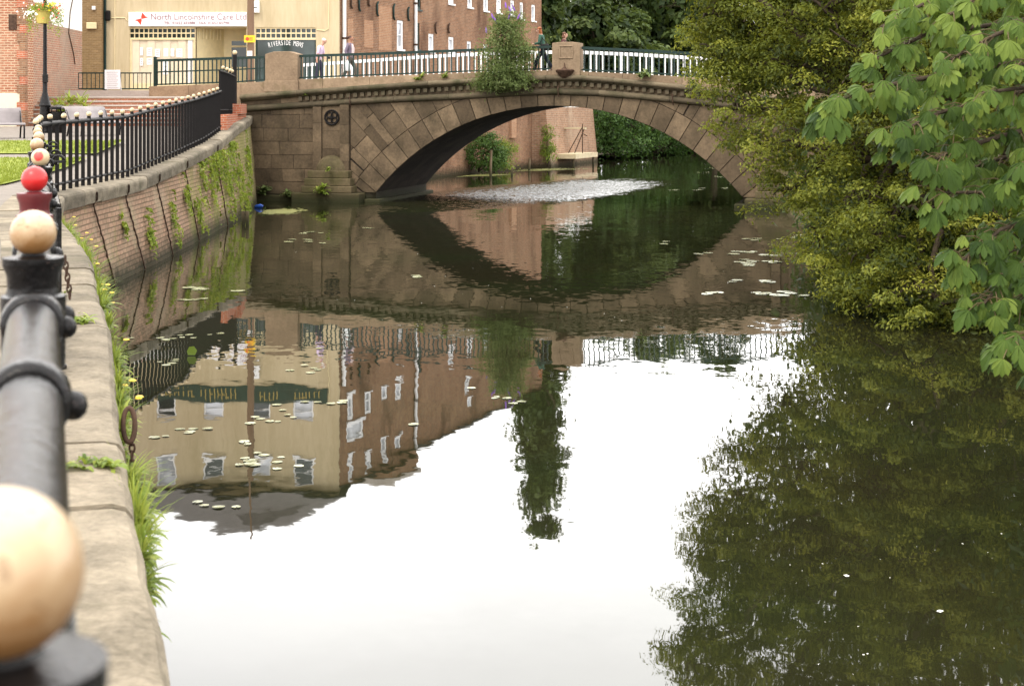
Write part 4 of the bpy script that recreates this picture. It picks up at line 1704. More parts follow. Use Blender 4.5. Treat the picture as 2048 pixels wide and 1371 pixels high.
# ------------------------------------------------------------------ cottages on the left
def cottages():
    X = -17.3
    root = empty("brick_cottage", (-21, 56, 2.8), "red brick house front with rendered base at the left edge of the lawn", "building")
    mb = MB()
    x1 = (50 - CX) * 56 / F
    mb.quad((-34, 56, 4.0), (x1 - .0, 56, 4.0), (x1, 56, 11), (-34, 56, 11))
    mb.quad((-34, 56, 11), (x1, 56, 11), (x1, 56.98, 11), (-34, 56.98, 11))
    mb.quad((x1, 56, 2.4), (x1, 56.98, 2.4), (x1, 56.98, 11), (x1, 56, 11))
    mb.build("wall", M['cottage'], root)
    b = MB()
    b.hexa((-34, 55.93, 2.4), (x1 + 34, 0, 0), (0, .2, 0), (0, 0, 1.6))
    b.build("plinth", M['pale_board'], root, bevel=.02)
    q = MB()
    for i in range(28):
        z = 2.5 + i * .3
        w_ = .16 + .10 * (i % 2)
        q.hexa((x1 - w_, 55.90, z), (w_ + .04, 0, 0), (0, .3, 0), (0, 0, .29), i % 3 != 0)
    q.build("corner_quoins", [M['redbrick'], M['millbrick']], root)
    v = MB()
    p0 = ray(18, 60, 56)
    v.hexa((p0.x, 55.96, p0.z), (.27, 0, 0), (0, .04, 0), (0, 0, .54))
    v.build("vent_plate", M['iron'], root)
    rf = MB()
    rf.quad((-34, 55.6, 11), (x1 + .3, 55.6, 11), (x1 + .3, 60, 13.6), (-34, 60, 13.6))
    rf.quad((-34, 60, 13.6), (x1 + .3, 60, 13.6), (x1 + .3, 64, 11), (-34, 64, 11))
    rf.build("roof", M['slate'], root)
    # side wall of weathered brick, white above
    root = empty("brick_outhouse", (X, 60, 2.8), "weathered brick wall with white painted upper part behind the lamp post", "building")
    mb = MB()
    zs = H - (50 - YH) * 60 / F
    xa = -17.25
    n = 7
    for i in range(n):
        y0, y1 = 57 + 7.2 * i / n, 57 + 7.2 * (i + 1) / n
        k0, k1 = interp(i, [0, 2, 3, 7], [7.3, 7.3, 6.6, 6.55]), interp(i + 1, [0, 2, 3, 7], [7.3, 7.3, 6.6, 6.55])
        mb.quad((xa, y0, 2.3), (xa, y1, 2.3), (xa, y1, k1), (xa, y0, k0), 0, 0, ((y0, 2.3), (y1, 2.3), (y1, k1), (y0, k0)))
        mb.quad((xa, y0, k0), (xa, y1, k1), (xa, y1, 10.5), (xa, y0, 10.5), 1)
    mb.quad((xa, 64.2, 2.3), (-30, 64.2, 2.3), (-30, 64.2, 10.5), (xa, 64.2, 10.5), 0)
    mb.quad((xa, 57, 10.5), (xa, 64.2, 10.5), (-30, 64.2, 10.5), (-30, 57, 10.5), 1)
    mb.build("wall", [M['greybrick'], M['white_render']], root)
    cb = MB()
    cb.tube([(xa + .02, 63.6, 9), (xa + .02, 62.4, 7.2), (xa + .02, 62.2, 6.4), (xa + .02, 62.9, 5.6), (xa + .02, 63.1, 5.2)], .02, 5)
    cb.build("cable", M['iron'], root)
    # buff brick building in the gap
    root = empty("buff_brick_house", (-18.5, 69, 4.1), "tall buff brown brick wall between white cottage and cream building", "building")
    mb = MB()
    xb = cx(209) - .02
    mb.quad((-24, 69.6, 3.6), (xb, 69.6, 3.6), (xb, 69.6, 13.3), (-24, 69.6, 13.3))
    mb.quad((-24, 69.6, 13.3), (xb, 69.6, 13.3), (xb, 78, 15), (-24, 78, 15))
    mb.quad((xb, 69.6, 3.6), (xb, 78, 3.6), (xb, 78, 15), (xb, 69.6, 13.3))
    mb.build("wall", M['buffbrick'], root)
    f = MB()
    p = ray(173, 58, 69.55)
    f.hexa((p.x, 69.5, p.z), (.44, 0, 0), (0, .09, 0), (0, 0, .28))
    f.build("vent_box", M['cream_paint'], root, bevel=.02)
    f = MB()
    p = ray(184, 20, 69.55)
    f.hexa((p.x, 69.5, p.z), (.15, 0, 0), (0, .09, 0), (0, 0, .16))
    f.build("sensor_box", M['white'], root, bevel=.02)


cottages()


# low street railing behind the board and the notice board
def low_railing():
    yy = 62.4
    xa, xb = (157 - CX) * yy / F, (303 - CX) * yy / F
    root = empty("green_railing", ((xa + xb) / 2, yy, 4.13), "low dark green street railing behind the white notice board", "railing")
    zt, zb = H + (215 - 145) * yy / F, 4.22
    for nm, z in (("top_rail", zt), ("bottom_rail", zb + .03)):
        mb = MB()
        mb.hexa((xa, yy - .025, z - .05), (xb - xa, 0, 0), (0, .05, 0), (0, 0, .05))
        mb.build(nm, M['green'], root)
    proto = None
    x = xa
    while x < xb:
        if proto is None:
            mb = MB()
            mb.box((0, 0, (zt - zb) / 2 - .03), (.026, .026, zt - zb - .06))
            proto = mb.build("bar", M['green'], root, origin=(0, 0, 0))
            proto.location = V(x, yy, zb + .03) - wl(root)
        else:
            copy_child(proto, root, (x, yy, zb + .03))
        x += .165
    # board
    p = V((225 - CX) * 61.7 / F, 61.7, 4.17)
    r2 = empty("notice_board", tuple(p), "white pavement notice board standing at the head of the steps", "sign")
    mb = MB()
    z1 = H + (215 - 140) * 61.7 / F
    wd = 31 * 61.7 / F
    mb.hexa((p.x - wd / 2, p.y - .02, 4.20), (wd, 0, 0), (0, .03, 0), (0, 0, z1 - 4.20))
    bo = mb.build("board", M['signwhite'], r2, bevel=.008)
    ln = MB()
    for i in range(9):
        ln.hexa((p.x - wd * .36 + (i % 3) * .01, p.y - .026, z1 - .10 - i * .075), (wd * (.72 - .1 * (i % 2)), 0, 0), (0, .008, 0), (0, 0, .014))
    ln.build("print_lines", M['bench'], bo)
    lg = MB()
    for dx in (-wd / 2 + .04, wd / 2 - .04):
        lg.tube([(p.x + dx, p.y + .02, z1 - .1), (p.x + dx, p.y + .32, 4.14)], .02, 6)
    lg.build("stand", M['white'], r2)


low_railing()


# ------------------------------------------------------------------ telegraph pole
def pole():
    Y = 65.0
    x = (501.5 - CX) * Y / F
    root = empty("telegraph_pole", (x, Y, 4.13), "tall brown wooden pole in front of the cream building", "pole")
    mb = MB()
    r = 7.2 * Y / F
    mb.tube([(x, Y, 3.9), (x, Y, 9), (x, Y, (1075 - YH) * Y / F - H - 2)], [r, r * .94, r * .8], 14)
    mb.tube([(x, Y, (1075 - YH) * Y / F - H - 2.1), (x, Y, (1075 - YH) * Y / F - H)], [.04, .03], 8)
    mb.build("shaft", M['pole'], root)
    s = MB()
    p = ray(488, 85, Y - .2)
    s.hexa((p.x, Y - r - .03, p.z), (22 * Y / F, 0, 0), (0, .03, 0), (0, 0, 14 * Y / F))
    so = s.build("yellow_sign", M['yellow'], root)
    c = MB()
    cc = ray(494, 78, Y - .25)
    c.lathe((0, 0, 0), [(.001, 0), (.075, 0), (.075, .01), (.001, .01)], 16)
    co = c.build("red_disc", M['redlogo'], so, origin=(0, 0, 0))
    co.location = V(cc.x, Y - r - .03, cc.z) - wl(so)
    co.rotation_euler = (math.radians(90), 0, 0)
    d = MB()
    for i in range(3): d.hexa((ray(500, 78, Y).x, Y - r - .036, cc.z - .06 + i * .05), (.14, 0, 0), (0, .01, 0), (0, 0, .02))
    d.build("print_lines", M['redlogo'], so)
    s = MB()
    p = ray(494, 112, Y - .2)
    s.hexa((p.x, Y - r - .02, p.z), (10 * Y / F, 0, 0), (0, .03, 0), (0, 0, 10 * Y / F))
    s.build("white_plate", M['white'], root)


pole()


# ------------------------------------------------------------------ lamp post, basket, benches, bin
def lamp_area():
    Y = 49.0
    x = (90 - CX) * Y / F
    zb = gz(Y)
    root = empty("lamp_post", (x, Y, zb), "slim black cast lamp post beside the litter bin", "lamp post")
    mb = MB()
    mb.lathe((x, Y, zb), [(.20, -.1), (.20, .06), (.17, .10), (.155, .80), (.19, .84), (.16, .92), (.10, 1.15), (.075, 1.25), (.06, 2.2), (.052, 4.6), (.045, 6.0), (.001, 6.05)], 18)
    mb.build("column", M['black'], root)
    b = MB()
    b.box((x + .03, Y - .07, H + (215 - 157) * Y / F), (.15, .14, .26))
    b.build("junction_box", M['black'], root, bevel=.015)
    ld = MB()
    ld.lathe((x, Y, zb + 6.0), [(.05, 0), (.16, .08), (.19, .5), (.24, .55), (.12, .72), (.02, .85)], 14)
    ld.build("lantern", M['black'], root)
    # hanging basket ring of two half bowls
    z0 = H + (215 - 24) * Y / F
    r2 = empty("flower_basket", (x, Y, z0 - .4), "round yellow flower basket with trailing plants hung on the lamp post", "flower basket")
    bk = MB()
    bk.lathe((x - .06, Y - .05, z0 - .36), [(.16, 0), (.17, 0), (.25, .36), (.28, .37), (.28, .40), (.23, .40)], 18)
    bk.build("bowl", M['basket'], r2)
    n = 2600
    C, T = [], []
    for i in range(n):
        a = rng.uniform(0, 2 * math.pi)
        rad = rng.uniform(.12, .50) if rng.random() < .75 else rng.uniform(.40, .58)
        drop = max(0, rad - .25)
        zz = rng.normal(.08, .10) - (drop * 1.1 * rng.random() if drop else 0) - (rng.uniform(.1, .55) if rad > .42 and rng.random() < .5 else 0)
        cc = (x + math.cos(a) * rad, Y - .05 + math.sin(a) * rad * .8, z0 + zz)
        if (math.hypot(cc[0] - x, cc[1] - Y) < .30 or (abs(cc[0] - x + .06) < .25 and cc[1] < Y)) and zz < .02: continue
        C.append(cc)
        T.append(rng.uniform(.1, 1))
    C = np.array(C)
    leaf_cloud("foliage", C, rng.normal(size=(len(C), 3)) + np.array([0, 0, .5]), rng.uniform(.035, .075, len(C)), np.array(T), M['f_weed'], r2, aspect=.6)
    for nm, colr, cnt, off in (("yellow_flowers", (.85, .62, .02), 40, (.28, .22)), ("red_flowers", (.55, .05, .03), 40, (.35, .02)), ("white_flowers", (.85, .85, .80), 60, (-.35, -.05))):
        k = rng.normal(size=(cnt, 3)) * np.array([.12, .2, .12]) + np.array([x + off[0], Y - .2, z0 + off[1]])
        if nm == "red_flowers": k[20:] += np.array([-.25, 0, .16])
        leaf_cloud(nm, k, rng.normal(size=(cnt, 3)) * .5 + np.array([0, -1, .5]), rng.uniform(.035, .075, cnt), np.zeros(cnt), paint(nm + "_petal", colr, .6, .2, .1), r2, aspect=1)
    # litter bin
    xb = (117 - CX) * Y / F
    r3 = empty("litter_bin", (xb, Y, zb), "round black litter bin between the lamp post and bench", "bin")
    mb = MB()
    mb.lathe((xb, Y, zb), [(.20, 0), (.23, .05), (.25, .62), (.22, .66), (.21, .60)], 18)
    mb.build("body", M['black'], r3)
    mb = MB()
    mb.lathe((xb, Y, zb + .72), [(.24, 0), (.30, .02), (.30, .07), (.05, .14), (.001, .14)], 18)
    for a in range(4): mb.tube([(xb + .2 * math.cos(a * 1.57), Y + .2 * math.sin(a * 1.57), zb + .6), (xb + .22 * math.cos(a * 1.57), Y + .22 * math.sin(a * 1.57), zb + .74)], .02, 5)
    mb.build("hood", M['black'], r3)

    def bench(cx_, cy, cz_, rz, L, label):
        """curved sheet seat on bent tube legs, faces local +x"""
        r = empty("park_bench", (cx_, cy, cz_), label, "bench", "grey metal benches by the lawn")
        pr = [(.55, .40), (.52, .43), (.42, .44), (.20, .42), (.08, .43), (.02, .50), (-.06, .72), (-.13, .84), (-.20, .86), (-.25, .82)]
        R = Matrix.Rotation(rz, 3, 'Z')
        def W(a, b, c): return V(cx_, cy, cz_) + R @ V(a, b, c)
        def sheet(nm, pts):
            mb = MB()
            k = len(pts)
            vs = [W(a, -L / 2, c) for a, c in pts] + [W(a, L / 2, c) for a, c in pts]
            vs += [W(a, -L / 2, c - .03) for a, c in pts] + [W(a, L / 2, c - .03) for a, c in pts]
            fs = [(i, i + 1, k + i + 1, k + i) for i in range(k - 1)] + [(2 * k + i, 3 * k + i, 3 * k + i + 1, 2 * k + i + 1) for i in range(k - 1)]
            fs += [(i, 2 * k + i, 2 * k + i + 1, i + 1) for i in range(k - 1)] + [(k + i, k + i + 1, 3 * k + i + 1, 3 * k + i) for i in range(k - 1)]
            fs += [(0, k, 3 * k, 2 * k), (k - 1, 3 * k - 1, 4 * k - 1, 2 * k - 1)]
            mb.add(vs, fs, smooth=True)
            mb.build(nm, M['bench'], r)
        sheet("seat", pr[:5])
        sheet("backrest", pr[4:])
        for s in (-1, 1):
            lg = MB()
            y = s * (L / 2 - .03)
            lg.tube([W(.50, y, .0), W(.52, y, .25), W(.50, y, .38), W(.40, y, .41), W(.12, y, .39), W(.02, y, .30), W(-.06, y, 0)], .025, 7)
            lg.tube([W(.06, y, .42), W(-.0, y, .52), W(-.09, y, .74), W(-.20, y, .84)], .025, 7)
            lg.build("leg", M['black'], r)
    Yb = 44.0
    p = ray(8, 268, Yb)
    bench(p.x - .55, Yb + .2, gz(Yb), math.radians(-62), 1.9, "grey metal bench with high back at the left edge of the lawn")
    Yb = 46.0
    bench((165 - CX) * Yb / F, Yb + .6, gz(Yb), math.radians(-30), 1.6, "grey metal bench behind the black fence in front of the brick steps")


lamp_area()


# ------------------------------------------------------------------ iron fences on the coping
def fence_pt(Y, off=.36):
    return V(wallx(Y), Y, 0) - wnorm(Y) * off


def near_fx(Y):
    return interp(Y, [-1.8, 1.03, 3.83, 6.7, 9.6, 12.9, 16.3, 19.5, 22.8, 26], [.56, -.331, -1.146, -2.0, -2.83, -3.83, -4.82, -5.78, -6.75, -7.72])


def near_fence():
    root = empty("iron_fence", (-2, 6.7, 1.95), "black iron fence with thick top tube and large painted ball posts on the near coping", "fence")
    ypost = [-1.8, 1.03, 3.83, 6.7, 9.6, 12.9, 16.3, 19.5, 22.8]
    mats = {3: 'ballred', 4: 'ballpatch'}
    for i, Y in enumerate(ypost):
        x = near_fx(Y)
        pm = M['redpost'] if i == 3 else M['black']
        mb = MB()
        mb.lathe((x, Y, 1.94), [(.085, 0), (.085, .05), (.062, .09), (.060, .93), (.074, .935), (.076, 1.11), (.064, 1.115), (.060, 1.13), (.060, 1.18)], 24)
        post = mb.build("post", pm, root)
        cp = MB()
        cp.lathe((x, Y, 3.09), [(.060, -.02), (.062, .010), (.072, .034), (.072, .052), (.030, .058), (.020, .075)], 24)
        co_ = cp.build("cap", pm, post)
        if i == 1:      # slimmer cast cap
            for v_ in co_.data.vertices:
                v_.co.x = x - wl(post).x + (v_.co.x - x + wl(post).x) * .96
                v_.co.y = Y - wl(post).y + (v_.co.y - Y + wl(post).y) * .96
        b = MB()
        b.ball((0, 0, 0), .0545, 28)
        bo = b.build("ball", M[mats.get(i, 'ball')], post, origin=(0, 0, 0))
        bo.location = V(x, Y, 3.2) - wl(post)
        bo.rotation_euler = (0, 0, i * 1.3 if i != 4 else 0)
    # rail
    for a, b in zip(ypost[:-1], ypost[1:]):
        ya, yb = a + .055, b - .055
        mb = MB()
        mb.tube([(near_fx(ya + (yb - ya) * t), ya + (yb - ya) * t, 3.0 - .004 * math.sin(t * 3.1)) for t in np.linspace(0, 1, 8)], .058, 20)
        mb.build("top_rail", M['black'], root)
        for t in (a + .09, b - .12, (a + b) / 2 + .3):
            c = MB()
            d = V(near_fx(t + .1) - near_fx(t - .1), .2, 0).normalized()
            p = V(near_fx(t), t, 3.0)
            c.tube([p - d * .05, p - d * .042, p - d * .02, p + d * .02, p + d * .042, p + d * .05], [.060, .070, .074, .074, .070, .060], 20)
            sd = V(d.y, -d.x, 0)
            c.ball(p + sd * .074 - V(0, 0, .012), .026, 12)
            c.build("collar", M['black'], root)
        mb = MB()
        n = V(.96, .28, 0)
        mb.tube([V(near_fx(ya + (yb - ya) * t), ya + (yb - ya) * t, 2.10) + n * (.0 if a < 8 else .10) for t in np.linspace(0, 1, 5)], .018, 8)
        mb.build("bottom_rail", M['black'], root)
    # bars on the water side, each with a foot and a small ball
    proto = kb = None
    fin = False
    Y = 1.5
    while Y < 25.5:
        p = V(near_fx(Y) + (.10 if Y > 9 else .0), Y + .03, 1.95)
        if proto is None:
            mb = MB()
            mb.tube([(0, 0, .0), (0, 0, .98)], .017, 8)
            mb.lathe((0, 0, 0), [(.05, 0), (.05, .02), (.02, .04)], 10)
            proto = mb.build("bar", M['black'], root, origin=(0, 0, 0))
            proto.location = p - wl(root)
            LOC[proto.name] = p
        else:
            c = copy_child(proto, root, p)
        Y += .42
    mb = MB()
    mb.tube([V(near_fx(Y) + .10, Y, 2.93) for Y in np.arange(9.2, 25.6, .8)], .02, 8)
    mb.build("infill_rail", M['black'], root)
    # scroll ornaments beyond the red post
    for (Y, z) in ((15.0, 2.99), (17.6, 2.97), (20.5, 3.0)):
        mb = MB()
        p = V(near_fx(Y) + .14, Y, z)
        sp_ = [V(.01 + (.075 - .006 * k) * math.cos(k * .5), .1, (.075 - .006 * k) * math.sin(k * .5)) for k in range(11)]
        mb.tube([p + q for q in sp_[::-1]] + [p - q for q in sp_], .014, 6)
        mb.build("scroll", M['black'], root)
    # chain hanging from the rail
    ch = MB()
    for k in range(7):
        Y = 8.4
        c = V(near_fx(Y) + .14, Y + .015 * k, 2.70 - k * .032)
        ax = V(1, 0, 0) if k % 2 else V(0, 1, 0)
        ch.tube([c + ax * (.012 * math.cos(q * .7854)) + V(0, 0, .024 * math.sin(q * .7854)) for q in range(9)], .0055, 5, cap=False)
    ch.build("chain", M['iron'], root)


near_fence()


def far_fence():
    root = empty("iron_fence", tuple(fence_pt(38) + V(0, 0, 2)), "black iron bar fence with small brass ball tips climbing towards the bridge", "fence")
    def ztop(Y): return interp(Y, [24, 28, 35, 37.5, 41, 45, 49.5, 51], [3.10, 3.20, 3.29, 3.40, 3.55, 3.72, 3.96, 4.04])
    def rail(nm, zf, r, y0, y1, step=.8):
        mb = MB()
        ys = np.arange(y0, y1 + .01, step)
        mb.tube([fence_pt(Y) + V(0, 0, zf(Y)) for Y in ys], r, 8)
        return mb.build(nm, M['blackfar'], root)
    rail("top_rail", ztop, .042, 25.6, 50.4)
    rail("bottom_rail", lambda Y: wallz(Y) + .14, .028, 25.6, 50.4)
    proto = ball = None
    Y = 26.0
    k = 0
    while Y < 50.3:
        p = fence_pt(Y) + V(0, 0, wallz(Y))
        h = ztop(Y) - wallz(Y)
        tall = k % 2 == 0
        hh = h + (.08 if tall else .0)
        if proto is None:
            mb = MB()
            mb.box((0, 0, .5), (.074, .062, 1), .25)
            proto = mb.build("bar", M['blackfar'], root, origin=(0, 0, 0))
            proto.location = p - wl(root)
            LOC[proto.name] = p
            proto.scale = (1, 1, hh)
            c = proto
        else:
            c = copy_child(proto, root, p, scale=(1, 1, hh))
        if tall:
            if ball is None:
                mb = MB()
                mb.ball((0, 0, 0), .052, 14)
                ball = mb.build("finial_ball", M['gold'], root, origin=(0, 0, 0))
                ball.location = p + V(0, 0, hh + .04) - wl(root)
            else:
                copy_child(ball, root, p + V(0, 0, hh + .04))
        Y += .49
        k += 1
    # brick dwarf wall and the upper fence length
    pr = empty("brick_pier", (-9.2, 53, 3), "small stepped red brick pier where the fence meets the bridge", "pier")
    mb = MB()
    def wq(Y0, Y1, o0, o1, z0, z1):
        a, b = fence_pt(Y0, o0), fence_pt(Y1, o0)
        c, d = fence_pt(Y1, o1), fence_pt(Y0, o1)
        lo = [a, b, c, d]
        vs = [V(p.x, p.y, z0) for p in lo] + [V(p.x, p.y, z1) for p in lo]
        mb.add(vs, [(0, 1, 2, 3), (7, 6, 5, 4), (0, 4, 5, 1), (1, 5, 6, 2), (2, 6, 7, 3), (3, 7, 4, 0)])
    wq(50.5, 58.5, .16, .52, 2.2, 3.27)
    wq(54.6, 58.5, .14, .54, 3.272, 3.62)
    mb.build("brickwork", M['redbrick'], pr, bevel=.01)
    r2 = empty("iron_fence", tuple(fence_pt(53, .42) + V(0, 0, 3.3)), "short raised black iron fence panel standing on the red brick pier", "fence")
    zt = lambda Y: interp(Y, [50.7, 55.8], [4.66, 4.58])
    for nm, zf, r in (("top_rail", zt, .035), ("bottom_rail", lambda Y: 3.42, .03)):
        mb = MB()
        mb.tube([fence_pt(Y, .44) + V(0, 0, zf(Y)) for Y in np.linspace(50.7, 55.8, 6)], r, 8)
        mb.build(nm, M['blackfar'], r2)
    proto = ball = None
    for k, Y in enumerate(np.arange(50.75, 55.8, .22)):
        p = fence_pt(Y, .44) + V(0, 0, 3.28)
        hh = zt(Y) - 3.28
        mb = MB()
        if proto is None:
            mb.box((0, 0, .5), (.06, .06, 1), .2)
            proto = mb.build("bar", M['blackfar'], r2, origin=(0, 0, 0))
            proto.location = p - wl(r2)
            proto.scale = (1, 1, hh)
        else:
            copy_child(proto, r2, p, scale=(1, 1, hh))
        if k in (4, 9, 14, 18):
            mb.tube([p + V(0, 0, hh), p + V(0, 0, hh + .10)], .03, 6, 0)
            mb.ball(p + V(0, 0, hh + .14), .06, 12, 1)
            mb.build("finial_ball", [M['blackfar'], M['gold']], r2)
    e = fence_pt(56.2, .46)
    mb = MB()
    mb.box((e.x, e.y, 4.35), (.14, .14, 2.0), .2)
    mb.ball((e.x, e.y, 5.42), .085, 14, 1)
    mb.build("end_post", [M['blackfar'], M['gold']], r2)


far_fence()


# ------------------------------------------------------------------ mooring chains, ring, litter
def wall_face(Y, z, off=.02):
    k = (z + .6) / (wallz(Y) - .29 + .6)
    return V(wallx(Y), Y, 0) + wnorm(Y) * (.30 * (1 - k) - .05 + off) + V(0, 0, z)


def moorings():
    r = random.Random(9)
    names = ["nearest the weedy corner", "second along from the corner", "beside the lone fern tuft", "at the edge of the ferns", "deep among the tall ferns"]
    for i, Y in enumerate((30.8, 33.6, 37.0, 41.0, 46.5)):
        mb = MB()
        zt = wallz(Y) - .02
        pts = [V(wallx(Y), Y, zt - .20) + wnorm(Y) * .05]
        n = 22
        for k in range(n + 1):
            z = zt - .30 - (zt - .32) * k / n
            yy = Y + .9 * k / n
            pts.append(wall_face(yy + r.uniform(-.035, .035), z, .03 + r.uniform(-.006, .006)))
        mb.tube(pts, [.013 + .008 * (k % 2) for k in range(len(pts))], 6)
        for s in range(2):
            c = V(wallx(Y), Y, zt - .14) + wnorm(Y) * .05
            mb.tube([c + V(0, .05 * math.cos(q * .52), .08 * math.sin(q * .52)) for q in range(13)], .011, 5, cap=False)
        o = mb.build("mooring_chain", M['iron'], origin=tuple(wall_face(Y, zt - .3)))
        tag(o, "rusty mooring chain hanging down the brick river wall, " + names[i], "chain", "mooring chains on the river wall")
    # iron ring on the near coping
    Y = 8.35
    c = V(wallx(Y), Y, 1.86) + wnorm(Y) * .05
    root = empty("mooring_ring", tuple(c), "rusty iron mooring ring with a short chain on the near coping edge", "mooring ring")
    mb = MB()
    t = V(-wnorm(Y).y, wnorm(Y).x, 0)
    mb.tube([c + wnorm(Y) * (.035 + .03 * math.cos(q * .3142)) + t * (.05 * math.sin(q * .3142) * .5) + V(0, 0, .085 * math.sin(q * .3142) - .02) for q in range(21)], .014, 8, cap=False)
    mb.build("ring", M['iron'], root)
    ch = MB()
    for k in range(9):
        cc = c + wnorm(Y) * .05 + V(0, 0, -.10 - k * .042)
        ax = V(1, 0, 0) if k % 2 else V(0, 1, 0)
        ch.tube([cc + ax * (.014 * math.cos(q * .7854)) + V(0, 0, .028 * math.sin(q * .7854)) for q in range(9)], .006, 5, cap=False)
    ch.build("chain", M['iron'], root)
    # blue plastic bottle
    p = on_water(518, 416)
    mb = MB()
    mb.lathe((0, 0, 0), [(.001, -.12), (.05, -.12), (.055, -.08), (.055, .06), (.03, .11), (.018, .12), (.018, .15), (.001, .15)], 14)
    o = mb.build("plastic_bottle", paint("blue_plastic", (.03, .10, .45), .2, .5, .1), origin=(0, 0, 0))
    o.location = (p.x, p.y, .05)
    o.rotation_euler = (math.radians(80), 0, .7)
    o.scale = (1.6, 1.6, 1.6)
    tag(o, "blue plastic bottle floating in the scum at the bridge abutment", "bottle")


moorings()

# ------------------------------------------------------------------ plants: weeds, ferns, shrubs
def blades(mb, base, n, L, wd, out, spread, droop, r, tmid=.5):
    """strap leaves arching from one base"""
    for i in range(n):
        a = r.uniform(0, 2 * math.pi)
        d = (Vector(out) + V(math.cos(a), math.sin(a), r.uniform(-.3, .9)) * spread).normalized()
        l = L * r.uniform(.5, 1.15)
        w_ = wd * r.uniform(.6, 1.2)
        p = Vector(base) + V(r.uniform(-1, 1), r.uniform(-1, 1), r.uniform(-.5, .5)) * L * .12
        side = d.cross(V(0, 0, 1))
        if side.length < .05: side = V(1, 0, 0)
        side.normalize()
        tn = min(1, max(0, r.gauss(tmid, .22)))
        prev = None
        k = 5
        dd = d.copy()
        for j in range(k + 1):
            t = j / k
            ww = w_ * math.sin(math.pi * min(1, .12 + .88 * t)) ** .7 * .5
            if j == k: ww = w_ * .03
            cur = (p + side * ww, p - side * ww + V(0, 0, ww * .3))
            if prev: mb.add([prev[0], prev[1], cur[1], cur[0]], [(0, 1, 2, 3)], 0, tn, smooth=True)
            prev = cur
            dd = (dd + V(0, 0, -droop * (0.4 + t))).normalized()
            p = p + dd * l / k


